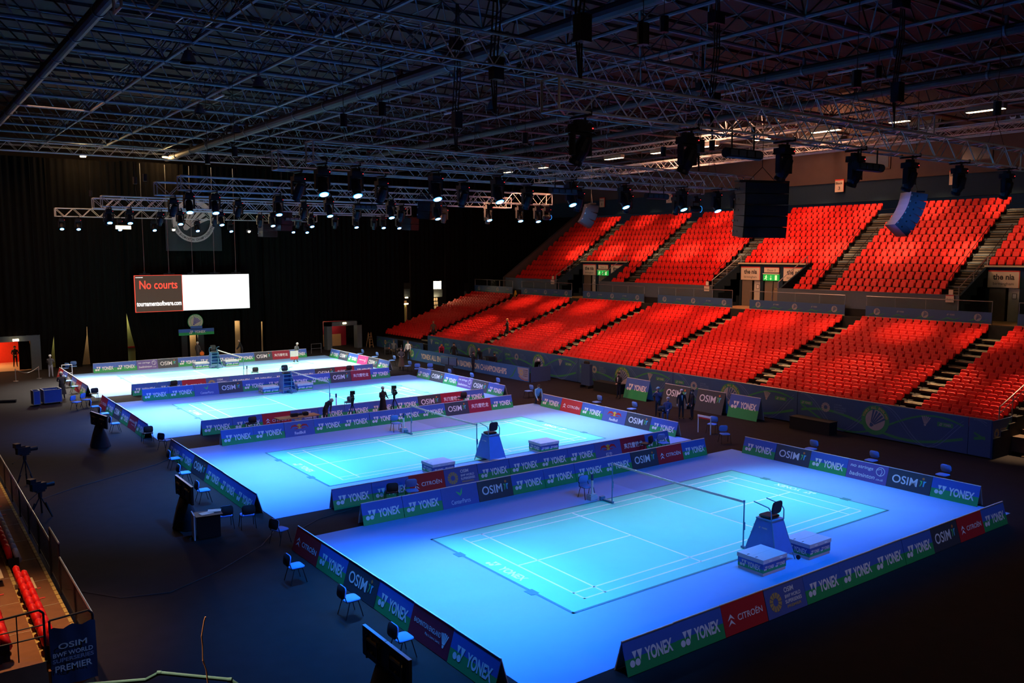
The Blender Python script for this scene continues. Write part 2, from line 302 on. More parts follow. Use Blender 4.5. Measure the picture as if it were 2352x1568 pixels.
for x in xs:
    for y in ys:
        d = (x+14.9)*.59+(y+16.9)*.806
        if cnt < 290 and d > 6 and -14 < x < 44 and y > -8: put('web_braces', nme, ceil, (x, y, RZ0)); cnt += 1
        else: rest.raw([(v[0]+x, v[1]+y, v[2]+RZ0) for v in node.v], node.f, 'roofsteel')
put('web_braces', rest, ceil, kind='stuff')
# deck ribs
ribs = MB()
for i in range(44): ribs.box((12, -30+i*2.6, 22.02), (96, .18, .2), 'roofdeck')
put('deck_ribs', ribs, ceil, kind='stuff')
for x, r, mm, z, lb in ((-8.5, .22, 'ductpaint', 17.55, 'twin thick pipe under the roof at far left'), (5.4, .26, 'ductpaint', 17.5, 'thick dark red pipe under the roof, left of centre'), (18.6, .22, 'ductpaint', 17.45, 'thick grey pipe under the roof, right of centre'), (26.5, .19, 'ductpaint', 17.5, 'thick pipe under the roof in front of the stand')):
    t = thing('roof_duct', lb, 'pipe', (x, 30, z)); mb = MB().tube((0, -38, 0), (0, 31, 0), r, mm, 12); put('pipe_run', mb, t)
    for k in range(16): put('hanger_clip', MB().box((0, -36+k*4.25, .28), (.12, .1, .5), 'roofsteel').tube((0, -36.05+k*4.25, 0), (0, -35.95+k*4.25, 0), r+.03, 'roofsteel', 12), t)
# long walkway duct
# ------------------------------------------------------------------ trusses
def truss(name, label, p0, p1, w=.55, hh=.62, panel=.62, single=True, ladder=False, mm='alu', rc=.028, rb=.015):
    p0 = Vector(p0); p1 = Vector(p1); L = (p1-p0).length; ang = math.atan2(p1.y-p0.y, p1.x-p0.x)
    t = thing(name, label, 'truss', p0, ang)
    pl = math.atan2(p1.z-p0.z, (p1-p0).xy.length); t.rotation_euler = (0, -pl, ang)
    me = MB().tube((0, 0, 0), (L, 0, 0), rc, mm, 8).mesh('chord')
    for a in (-w/2, w/2):
        for b in (0, hh): put('chord', me, t, (0, a, b))
    n = int(L/panel); pn = L/n
    dg = MB().tube((0, 0, 0), (pn, 0, hh), rb, mm, 5, cap=False).mesh('brace'); dg2 = MB().tube((0, 0, hh), (pn, 0, 0), rb, mm, 5, cap=False).mesh('brace')
    dt = MB().tube((0, -w/2, 0), (pn, w/2, 0), rb, mm, 5, cap=False).mesh('brace'); ct = MB().tube((0, -w/2, 0), (0, w/2, 0), rb, mm, 5, cap=False).mesh('brace')
    J = MB()
    for i in range(n):
        s_ = dg if i % 2 else dg2
        for a in (-w/2, w/2):
            if single: put('brace', s_, t, (i*pn, a, 0))
            else: J.tube((i*pn, a, 0 if i % 2 else hh), ((i+1)*pn, a, hh if i % 2 else 0), rb, mm, 4, cap=False)
        for b in (0, hh):
            if ladder or i % 2 == 0:
                if single: put('brace', ct, t, (i*pn, 0, b))
                else: J.tube((i*pn, -w/2, b), (i*pn, w/2, b), rb, mm, 4, cap=False)
            if not ladder:
                if i % 2 == 0: J.tube((i*pn, -w/2, b), ((i+1)*pn, w/2, b), rb, mm, 4, cap=False)
    for q in (0, L):
        E = MB()
        for a in (-w/2, w/2): E.tube((q, a, 0), (q, a, hh), rc, mm)
        for b in (0, hh): E.tube((q, -w/2, b), (q, w/2, b), rc, mm)
        put('end_frame', E, t)
    if J.v: put('lacing', J, t, kind='stuff')
    for q in (L*.12, L*.5, L*.88):
        hz = MB()
        for a in (-w/2, w/2): hz.tube((q, a, hh), (q, 0, hh+.9), .01, 'blackm', 4)
        hz.tube((q, 0, hh+.9), (q, 0, RZ0-p0.z), .012, 'blackm', 4); hz.tube((q, 0, hh+1.0), (q, 0, hh+1.45), .13, 'blackm', 8)
        put('hoist_chain', hz, t)
    return t
TX0, TX1, TZ = -4.0, 17.2, 12.22
TR = [('A', -3.4, 'nearest lighting truss over the front edge of the nearest court', 1), ('B', 8.5, 'lighting truss over the back edge of the nearest court', 1), ('C', 11.4, 'lighting truss over the front edge of the second court', 1),
      ('D', 23.0, 'lighting truss over the back edge of the second court', 0), ('E', 27.1, 'lighting truss over the front edge of the third court', 0), ('F', 39.8, 'lighting truss over the back edge of the third court', 0),
      ('G', 42.4, 'lighting truss over the front edge of the farthest court', 0), ('H', 57.0, 'farthest lighting truss, in front of the black drape', 0)]
for k, y, lb, sg in TR: truss('lighting_truss', lb, (TX0, y, TZ), (TX1, y, TZ), single=bool(sg))
truss('ladder_truss', 'higher ladder-like truss hanging above the nearest court, left end free', (-11.0, 1.0, 14.0), (18.5, 1.0, 14.0), w=.62, hh=.75, panel=.56, single=True, ladder=True)
truss('drape_truss', 'long truss carrying the black drape under the roof', (-22, 56.5, 16.9), (25, 56.5, 17.0), w=.5, hh=.7, single=False)
truss('stand_truss', 'blue-lit truss running along the front of the upper stand', (29.5, -4, 15.2), (29.5, 40, 15.2), w=.5, hh=.55, single=False)
wt = truss('flood_truss', 'warm-lit truss with floodlights high above the stand', (33.0, -8, 17.3), (33.0, 54, 17.3), w=.4, hh=.4, single=False, panel=.5)
truss('flood_truss', 'second warm truss near the back wall above the upper stand', (43.5, 2, 17.2), (43.5, 50, 17.2), w=.4, hh=.4, single=False, panel=.5)

# ------------------------------------------------------------------ moving heads
def head_meshes(lit):
    base = MB().box((0, 0, .66), (.42, .34, .16), 'blackm').box((0, 0, .78), (.3, .12, .1), 'blackm').tube((.12, 0, .8), (.12, 0, .95), .03, 'blackm').box((0, 0, .9), (.08, .62, .05), 'blackm').tube((.03, -.28, .9), (.03, -.28, .99), .03, 'blackm').tube((.03, .28, .9), (.03, .28, .99), .03, 'blackm')
    led = MB().box((.18, -.175, .66), (.02, .01, .02), 'redled')
    yoke = MB().box((0, 0, .55), (.46, .12, .06), 'blackm')
    for s in (-1, 1): yoke.box((s*.22, 0, .34), (.05, .15, .45), 'blackm').tube((s*.19, 0, .22), (s*.25, 0, .22), .07, 'blackm', 10)
    return base.mesh('lamp_base'), yoke.mesh('yoke'), led.mesh('status_led')
HB, HY, HL = head_meshes(True)
def body_mesh():   # barrel along -Z, pivot at origin
    b = MB(); prof = [(.30, .09), (.27, .14), (.02, .17), (-.12, .16), (-.2, .135), (-.26, .15), (-.30, .145)]; n = 14; vs = []; fs = []
    for z, r in prof: vs += [(r*math.cos(2*PI*i/n), r*math.sin(2*PI*i/n), z) for i in range(n)]
    for q in range(len(prof)-1):
        for i in range(n): j = (i+1) % n; fs.append((q*n+i, (q+1)*n+i, (q+1)*n+j, q*n+j))
    fs.append(tuple(range(n))); b.raw(vs, fs, 'blackm'); return b.mesh('lamp_head')
HM = body_mesh()
LON = MB().disc((0, 0), .155, 'lensglow', 18, z=-.298).raw([(.155*math.cos(2*PI*i/18), .155*math.sin(2*PI*i/18), -.302) for i in range(18)], [tuple(reversed(range(18)))], 'lensglow').disc((0, 0), .125, 'lens', 18, z=-.310).raw([(.125*math.cos(2*PI*i/18), .125*math.sin(2*PI*i/18), -.27) for i in range(18)], [tuple(range(18))], 'lens').mesh('lens')  # outer blue emissive ring imitates the glow fringe around a lit lens
LOFF = MB().disc((0, 0), .125, 'lensoff', 18, z=-.30).raw([(.125*math.cos(2*PI*i/18), .125*math.sin(2*PI*i/18), -.27) for i in range(18)], [tuple(range(18))], 'lensoff').mesh('lens')
def moving_head(x, y, z, aim, label, lit, power=0, col=None, cone=75, group=None, blend=1.0):
    t = thing('stage_lamp', label, 'stage lamp', (x, y, z), 0, group)
    put('lamp_base', HB, t); yk = put('yoke', HY, t); put('status_led', HL, t)
    piv = Vector((0, 0, .22)); d = (Vector(aim)-(Vector((x, y, z))+piv)).normalized()
    q = d.to_track_quat('-Z', 'Y').to_euler()
    hd = put('lamp_head', HM, t, piv, q)
    ln = put('lens', LON if lit else LOFF, hd)
    if power:
        lp = Vector((x, y, z))+piv+d*.36
        ld = bpy.data.lights.new('spot_light', 'SPOT'); ld.energy = power; ld.color = col; ld.spot_size = math.radians(cone); ld.spot_blend = blend; ld.shadow_soft_size = .1
        o = bpy.data.objects.new('spot_light', ld); COL.objects.link(o); o.location = lp-Vector((x, y, z)); o.rotation_euler = q; o.parent = t
    return t
COURTN = ['nearest court', 'second court', 'third court', 'farthest court']
for ci, c in enumerate(COURTS):
    for i, x in enumerate(LAMPX):
        tx = BEAMX[i]
        moving_head(x, c['b'], 11.28, (tx, c['cy']-.2, 0), 'lit blue-white stage lamp, %s from left, over the back edge of the %s' % (ORD[i], COURTN[ci]), True, 12000 if i == 0 else c['w']*(2.0 if i == 1 else 1.7 if i > 6 else 1.0), BLUE if i == 0 and ci < 3 else c['col'], 60 if i == 0 else 44)
    for i, x in enumerate([-3.2, 0.0, 3.55, 6.7, 9.5, 12.4, 15.6]):
        tx = x*1.25-1.5
        moving_head(x, c['f'], 11.28, (tx, c['cy']-1.2, 0), 'black stage lamp facing away, %s from left, over the front edge of the %s' % (ORD[i], COURTN[ci]), False, c['wn']*(2.5 if i < 2 and ci < 3 else 1.0), (1, .9, .78) if ci == 3 else BLUE, 80 if i > 1 else 72)
# scroller strips and ballast boxes on the trusses
for (x, y, lb) in ((6.0, 8.5, 'second'), (11.0, 8.5, 'third'), (1.6, -3.4, 'first'), (6.9, -3.4, 'sixth'), (5.0, 23.0, 'fourth'), (8.0, 39.8, 'fifth')):
    t = thing('light_bar', 'black four-cell light bar, %s one' % {'second': 'left one over the back edge of the nearest court', 'third': 'right one over the back edge of the nearest court', 'first': 'left one over the front edge of the nearest court', 'sixth': 'right one over the front edge of the nearest court', 'fourth': 'over the back edge of the second court', 'fifth': 'over the back edge of the third court'}[lb].replace(' one', ''), 'light bar', (x, y-.275, 11.72))
    put('bar_body', MB().tube((-.62, 0, 0), (.62, 0, 0), .12, 'blackm', 10), t)
    for k in range(4): put('cell', MB().box((-.45+k*.3, -.12, .0), (.24, .02, .14), 'lensoff'), t)
    for s in (-.4, .4): put('clamp', MB().tube((s, 0, .1), (s, 0, .55), .02, 'blackm'), t)
# warm flood on the far truss
t = thing('floodlight', 'bright amber floodlight glowing on the farthest lighting truss', 'floodlight', (0.75, 56.7, 11.35))
put('housing', MB().box((0, .1, .1), (1.2, .22, .32), 'blackm').tube((-.4, 0, .3), (-.4, .1, .9), .03, 'blackm').tube((.4, 0, .3), (.4, .1, .9), .03, 'blackm'), t)
put('lens', MB().box((0, -.03, .1), (1.12, .04, .26), 'lenswarm'), t)
add_light('flood_light', 'SPOT', (0.75, 56.5, 11.4), (4, 44, 0), 3000, (1, .74, .45), .25, 110, .9)
for x, y, z, lb in ((4.6, 56.8, 11.35, 'small warm lamp left of the round emblem banner on the farthest truss'), (10.9, 56.8, 11.3, 'small warm lamp with shutters right of the round emblem banner')):
    t = thing('floodlight', lb, 'floodlight', (x, y, z)); put('housing', MB().tube((0, .15, .1), (0, -.1, 0), .12, 'blackm', 10, .16).tube((0, .1, .1), (0, .1, .9), .02, 'blackm'), t); put('lens', MB().tube((0, -.1, 0), (0, -.11, 0), .14, 'lenswarm', 12), t)
    for s in (-1, 1): put('shutter', MB().box((s*.19, -.2, 0), (.02, .2, .22), 'steel', R=RZ(s*-20)), t)
# ------------------------------------------------------------------ hung speakers
def line_array(x, y, ztop, rz, n, w, hbox, depth, curve, label, mm='blackm', tilt=0.0):
    t = thing('line_array_speaker', label, 'loudspeaker', (x, y, ztop), rz)
    put('flying_frame', MB().box((0, 0, .06), (w*1.15, depth*.5, .08), 'blackm').tube((-w*.3, 0, .1), (0, 0, .7), .015, 'blackm').tube((w*.3, 0, .1), (0, 0, .7), .015, 'blackm').tube((0, 0, .7), (0, 0, RZ0-ztop), .015, 'blackm'), t)
    p = Vector((0, 0, 0)); a = tilt
    for i in range(n):
        R = RX(math.degrees(a)); c = p + R @ Vector((0, 0, -hbox/2))
        cb = put('speaker_cabinet', MB().box((0, 0, 0), (w, depth, hbox*.96), mm).box((0, -depth/2-.01, 0), (w*.94, .02, hbox*.86), 'blackm'), t, c, R.to_euler())
        put('handle', MB().tube((w/2, depth*.1, 0), (w/2+.01, depth*.1, 0), .05, 'blackm', 10).tube((-w/2, depth*.1, 0), (-w/2-.01, depth*.1, 0), .05, 'blackm', 10).box((w/2+.03, depth*.45, 0), (.03, .05, .08), 'steel').box((-w/2-.03, depth*.45, 0), (.03, .05, .08), 'steel'), cb)
        p = p + R @ Vector((0, 0, -hbox)); a += curve
M['spkblue'] = mat('dark speaker paint', (0.055, 0.06, 0.085), 0.45, spec=0.5)
line_array(17.0, 7.6, 12.5, math.radians(-20), 5, 2.2, .48, .9, 0.03, 'big black hanging loudspeaker stack at the right end of the court trusses', 'blackm')
line_array(30.6, 8.0, 12.6, math.radians(58), 6, 1.1, .38, .95, 0.12, 'curved hanging loudspeaker array lit blue in front of the upper seats', 'spkblue', .15)
moving_head(16.9, 11.4, 11.28, (29.6, 8.0, 11.6), 'added black stage lamp with a narrow blue beam on the curved loudspeaker array', True, 26000, (.02, .28, 1), 11)  # extra moving head, added to turn the curved array blue
moving_head(17.0, 23.0, 11.28, (21.2, 24.0, 11.7), 'added black stage lamp with a narrow blue beam on the small loudspeaker', True, 2200, (.02, .4, 1), 24)  # extra moving head as well, added to light the small loudspeaker
line_array(21.4, 24.0, 12.4, math.radians(58), 3, 1.1, .45, .8, 0.2, 'small hanging loudspeaker beside the left end of the upper seats', 'blackm', .15)
line_array(9.6, 24.0, 12.5, math.radians(25), 3, 1.25, .42, .8, 0.05, 'hanging black loudspeaker under the second-court truss, right one', 'blackm')
line_array(7.4, 40.0, 12.2, math.radians(25), 3, 1.1, .42, .8, 0.05, 'hanging black loudspeaker in front of the emblem banner', 'blackm')
line_array(17.4, 40.0, 12.0, math.radians(30), 2, 1.2, .45, .8, 0.05, 'hanging black loudspeaker over the third court, right end', 'blackm')
line_array(12.3, 56.0, 11.9, math.radians(10), 2, 1.4, .55, .8, 0.05, 'brown-lit hanging loudspeaker at the farthest truss', 'spkblue')
# ------------------------------------------------------------------ drapes, far end
def drape(name, x0, x1, ztop, label, y=61.0, z0=0.03, cut0=None, cut1=None):
    """pleated curtain; cut0/cut1 = (z height, offset) pull the lower edge in to open a gap"""
    mb = MB(); n = max(8, int((x1-x0)/.16)); vs = []; rows = [0, .12, .3, .6, 1.0]; rows = [r for r in rows]
    hz = [z0, z0+1.2, z0+2.6, z0+4.5, ztop]
    for zi, z in enumerate(hz):
        for i in range(n+1):
            u = i/n; x = x0+(x1-x0)*u
            if cut0 and z < cut0[0]: x += cut0[1]*(1-u)*(1-z/cut0[0])
            if cut1 and z < cut1[0]: x -= cut1[1]*u*(1-z/cut1[0])
            vs.append((x, y+.13*math.sin(i*1.9)+.05*math.sin(i*.73+zi), z))
    fs = [(a*(n+1)+i, a*(n+1)+i+1, (a+1)*(n+1)+i+1, (a+1)*(n+1)+i) for a in range(len(hz)-1) for i in range(n)]
    mb.raw(vs, fs, 'drape'); me = mb.mesh(name, True)
    o = put(name, me); tag(o, label, 'curtain'); return o
drape('drape', -24, -5.1, 17.0, 'black drape at far left above the red-lit doorway', z0=2.85)
drape('drape', -5.1, -4.0, 17.0, 'narrow black drape right of the red-lit doorway', cut1=(2.6, .45))
drape('drape', -4.0, -1.5, 17.0, 'black drape between the first two curtain gaps at left', cut1=(3.0, .55))
drape('drape', -1.5, 1.55, 17.0, 'black drape left of the tallest curtain gap', cut0=(2.5, .1))
drape('drape', 1.55, 6.7, 17.1, 'black drape behind the left half of the big screen', cut0=(4.2, .9))
drape('drape', 7.5, 10.8, 17.1, 'black drape right of the emblem gateway', z0=0.03)
drape('drape', 11.5, 13.3, 17.2, 'black drape between the two lit slits right of the screen')
drape('drape', 13.7, 19.4, 17.2, 'black drape left of the loading doorway')
drape('drape', 6.6, 7.6, 17.1, 'black drape above the emblem sign', z0=2.35, y=61.4)
drape('drape', 10.7, 11.6, 17.1, 'black drape above the first lit slit', z0=3.2, y=61.4)
drape('drape', 13.2, 13.8, 17.1, 'black drape above the second lit slit', z0=3.0, y=61.4)
drape('drape', 19.4, 23.2, 17.3, 'black drape above the loading doorway', z0=2.75)
drape('drape', 23.2, 28.5, 17.3, 'black drape right of the loading doorway')
drape('drape', 29.3, 32.0, 17.4, 'black drape between the two lit gaps behind the lower seats')
drape('drape', 33.6, 36.0, 17.4, 'black drape at the top left of the lower seats')
drape('drape', 36.6, 47.5, 17.4, 'black drape beyond the left end of the upper seats')
for x0, x1, z in ((28.4, 29.4, 6.3), (31.9, 33.7, 6.4), (35.9, 36.7, 6.1)): drape('drape', x0, x1, 17.4, 'black drape above the lit gap at %.0f metres along the far wall' % x0, z0=z, y=61.4)
LBL = {28.4: 'black drape above the lamp-lit pole gap', 31.9: 'black drape above the yellow-windowed gap', 35.9: 'black drape above the rightmost narrow gap'}
for o in list(COL.objects):
    if o.name.startswith('drape') and 'metres' in str(o.get('label', '')):
        k = float(o['label'].split('at ')[1].split(' ')[0]); o['label'] = [v for q, v in LBL.items() if round(q) == round(k)][0]
struct('wall_far', MB().box((12, 70, 11), (96, .3, 22.4), 'roofdeck'))
struct('wall_left', MB().box((-30, 25, 11), (.3, 110, 22.4), 'roofdeck'))
struct('wall_near', MB().box((12, -31, 11), (96, .3, 22.4), 'roofdeck'))
# what shows through the gaps
bs = struct('trim_1', MB().box((-3.6, 62.4, 1.3), (.9, .2, 2.6), 'palegreen').box((-1.3, 62.6, 1.6), (1.0, .2, 3.2), 'glowroom').box((1.9, 62.6, 2.2), (1.2, .2, 4.4), 'palegreen').box((7.2, 62.4, 1.4), (.9, .2, 2.8), 'glowroom').box((11.2, 62.4, 1.7), (1.0, .2, 3.4), 'glowroom').box((13.5, 62.4, 1.6), (.7, .2, 3.2), 'glowroom').box((1.9, 62.45, 1.25), (1.2, .1, .12), 'bred'))
for x, z, p in ((-3.6, 2.3, 12), (-1.2, 2.6, 16), (1.8, 3.6, 26), (7.2, 2.0, 16), (11.2, 3.0, 26), (13.5, 2.8, 20)): add_light('gap_light', 'POINT', (x, 61.7, z), (x, 61.7, 0), p, (1, .78, .42), .1)
# through-gap stand ends (beige seats, grey panels, yellow window)
gp = struct('trim_2', MB().box((28.9, 62.2, 2.2), (1.0, .2, 4.4), 'glowroom').box((28.9, 61.9, 5.2), (1.5, .1, .9), 'greywall').tube((28.9, 61.8, 0), (28.9, 61.8, 4.0), .2, 'palegreen', 8).box((32.7, 61.9, 5.1), (1.9, .1, .8), 'greywall').box((36.3, 61.9, 4.8), (.9, .1, .8), 'greywall'))
for r in range(6):
    for k in range(6): put('cream_seat', MB().rbox((32.0+k*.27, 62.3+r*.05, 2.3+r*.42), (.22, .05, .34), 'cream', .05), gp)
put('lit_window', MB().box((33.1, 62.0, 6.0), (.95, .1, .9), 'lenswarm').box((33.1, 61.93, 6.0), (.04, .05, .9), 'ink').box((33.1, 61.93, 6.0), (.95, .05, .04), 'ink').box((33.1, 61.93, 5.7), (.95, .05, .04), 'ink'), gp)
M_ = MATS['lit warm lamp']
for x, z, w, lb in ((28.9, 4.1, .75, 'long warm wall lamp in the gap of the far drape'), (29.1, 4.75, .3, 'small round lamp above the long lamp in the drape gap')):
    t = thing('wall_lamp', lb, 'lamp', (x, 61.6, z)); put('lamp_tube', MB().tube((-w/2, 0, 0), (w/2, 0, 0), .06, 'lenswarm', 10), t); put('bracket', MB().box((0, .12, 0), (w, .08, .1), 'steel'), t)
add_light('gap_light', 'POINT', (32.8, 61.5, 4.6), (0, 0, 0), 50, (1, .7, .35), .2)
# red corridor at far left
dr = struct('door_1', MB().box((-12, 61.2, 2.62), (14.0, .4, .45), 'greywall').box((-5.35, 61.2, 1.2), (.7, .4, 2.4), 'greywall'))
cr = struct('trim_3', MB().box((-10.5, 68.0, 2.2), (11, .2, 4.4), 'redroom').box((-5.0, 65, 1.6), (.2, 6, 3.2), 'glowroom').box((-10.5, 65, 3.0), (11, 7, .1), 'redroom').box((-10.5, 64.9, .01), (10.5, 6.8, .02), 'glowroom'))
add_light('corridor_light', 'AREA', (-8.5, 65, 2.9), (-8.5, 65, 0), 130, (1, .58, .25), 2.5)
add_light('corridor_light', 'AREA', (-8.5, 67.2, 2.7), (-8.5, 68, 1.8), 60, (1, .03, .02), 2.5)
t = thing('door_lamp', 'oval lit lamp over the red-lit doorway', 'lamp', (-6.75, 60.7, 2.55)); put('lamp_glass', MB().tube((-.2, 0, 0), (.2, 0, 0), .09, 'lenswarm', 12), t); put('lamp_base', MB().box((0, .12, 0), (.3, .14, .14), 'steel'), t)
dc = thing('side_curtain', 'short black curtain tied back at the right of the red-lit doorway', 'curtain', (-6.5, 61.6, 0)); put('curtain_cloth', MB().raw([(x*.1+(.55-.45*min(1, z/1.6))*(x/7), .06*math.sin(x*2.1), z) for z in (.05, .6, 1.2, 2.4) for x in range(8)], [(a*8+i, a*8+i+1, a*8+8+i+1, a*8+8+i) for a in range(3) for i in range(7)], 'drape'), dc)
# loading doorway right
struct('door_2', MB().box((19.75, 60.6, 1.35), (.5, .8, 2.7), 'greywall').box((22.95, 60.6, 1.35), (.5, .8, 2.7), 'greywall').box((21.35, 60.6, 2.5), (3.7, .8, .4), 'greywall').box((21.35, 63.6, 1.3), (3.4, .2, 2.6), 'bmaroon').box((21.3, 63.4, .6), (2.2, .1, 1.2), 'wood'))
t = thing('door_lamp', 'small lit lamp over the loading doorway at right', 'lamp', (21.3, 60.1, 2.55)); put('lamp_glass', MB().box((0, 0, 0), (.34, .08, .14), 'lenswarm'), t); put('lamp_base', MB().box((0, .07, 0), (.4, .08, .2), 'steel'), t)
add_light('corridor_light', 'POINT', (21.3, 62.4, 2.2), (0, 0, 0), 30, (1, .72, .4), .2)
# ------------------------------------------------------------------ screen, banner, emblem sign
RF = Matrix.Rotation(PI/2, 4, 'X')      # art plane -> faces -Y
def TF(x, y, z): return Matrix.Translation((x, y, z)) @ RF
t = thing('video_screen', 'wide glowing video screen, left third dark with red writing, hung on the drape', 'screen', (7.0, 60.0, 0))
put('screen_cabinet', MB().box((0, .2, 5.97), (9.86, .35, 3.16), 'blackm'), t)
put('dark_panel', MB().box((-2.94, 0, 5.97), (3.86, .03, 3.08), 'scrdark'), t)
put('red_border', MB().box((-4.88, -.01, 5.97), (.05, .04, 3.1), 'scrred').box((-1.0, -.01, 5.97), (.04, .04, 3.1), 'scrred').box((-2.94, -.01, 7.52), (3.9, .04, .03), 'scrred').box((-2.94, -.01, 4.42), (3.9, .04, .03), 'scrred'), t)
put('white_panel', MB().box((1.96, 0, 5.97), (5.86, .03, 3.08), 'scrwhite'), t)
mb = MB(); text(mb, 'No courts', -2.95, 6.72, 3.1, .72, 'scrred', 0.01, TF(0, -.03, 0)); put('lettering', mb, t)
mb = MB(); text(mb, 'tournamentsoftware.com', -2.95, 5.12, 3.66, .42, 'scrtxt', 0.025, TF(0, -.03, 0)); text(mb, 'tournament', -4.5, 7.36, .6, .08, 'scrtxt', .03, TF(0, -.03, 0)); put('lettering', mb, t)
mb = MB()
for x in (-4.0, -2.0, 0, 1.9, 3.8): mb.tube((x, .2, 7.55), (x, .2, 16.9), .02, 'steel', 5).box((x, .2, 7.62), (.9, .2, .12), 'blackm').tube((x, .2, 7.7), (x, .2, 7.85), .12, 'blackm', 8)
put('hanging_wires', mb, t)
add_light('screen_light', 'AREA', (9.0, 59.8, 6), (9.0, 50, 5.0), 260, (.9, 1, .9), 5.5, sy=3)
t = thing('emblem_banner', 'dark square banner with pale round shuttlecock emblem, hung high', 'banner', (7.3, 60.4, 0))
mb = MB(); vs = [(-2.4+i*.24, .03*math.sin(i*1.3), z) for z in (9.6, 11.2, 12.8, 14.4) for i in range(21)]; mb.raw(vs, [(a*21+i, a*21+i+1, a*21+22+i, a*21+21+i) for a in range(3) for i in range(20)], 'ban'); put('banner_cloth', mb.mesh('banner_cloth', True), t)
mb = MB(); T = TF(0, -.06, 12.2); mb.disc((0, 0), 1.85, 'banw', 40, 1.42, T); shuttle(mb, -.1, .1, 2.3, 'banw', T, 0, -.7)
s_ = 'OPEN BADMINTON CHAMPIONSHIPS'
for i, chh in enumerate(s_):
    if chh == ' ': continue
    a = -PI/2-1.25+2.5*i/(len(s_)-1); Tl = T @ Matrix.Translation((1.63*math.cos(a), 1.63*math.sin(a), .004)) @ Matrix.Rotation(a+PI/2, 4, 'Z'); text(mb, chh, 0, 0, .13 if chh != 'I' else .04, .2, 'ban', .02, Tl)
put('emblem', mb, t)
t = thing('emblem_sign', 'small blue and green sign with round emblem on top, below the screen', 'sign', (7.15, 60.3, 0))
put('sign_bar', MB().box((0, 0, 2.60), (3.05, .1, .30), 'bblue').box((0, 0, 2.33), (3.05, .1, .25), 'bgreen').box((0, .0, 2.85), (1.0, .1, .3), 'bblue'), t)
mb = MB(); mb.tube((-.05, 0, 3.38), (-.05, .08, 3.38), .66, 'lgreen', 32); put('emblem_disc', mb, t)
mb = MB(); T = TF(-.05, -.01, 3.38); mb.disc((0, 0), .62, 'cream', 32, .0, T, .002); mb.disc((0, 0), .46, 'lgreen', 32, .43, T, .004); shuttle(mb, 0, 0, .72, 'bpurple', T, .005, -.6)
for i, chh in enumerate('ALL ENGLAND'):
    if chh == ' ': continue
    a = PI-.35-(PI-.7)*i/10; text(mb, chh, 0, 0, .08, .1, 'bgreen', .03, T @ Matrix.Translation((.54*math.cos(a), .54*math.sin(a), .004)) @ Matrix.Rotation(a-PI/2, 4, 'Z'))
yonex(mb, 0, 0, 1.5, .26, 'white', TF(.05, -.06, 2.47)); put('lettering', mb, t)
for s in (-1, 1): put('gate_post', MB().box((s*.72-.35, .1, 1.1), (.5, .3, 2.2), 'blackm'), t)
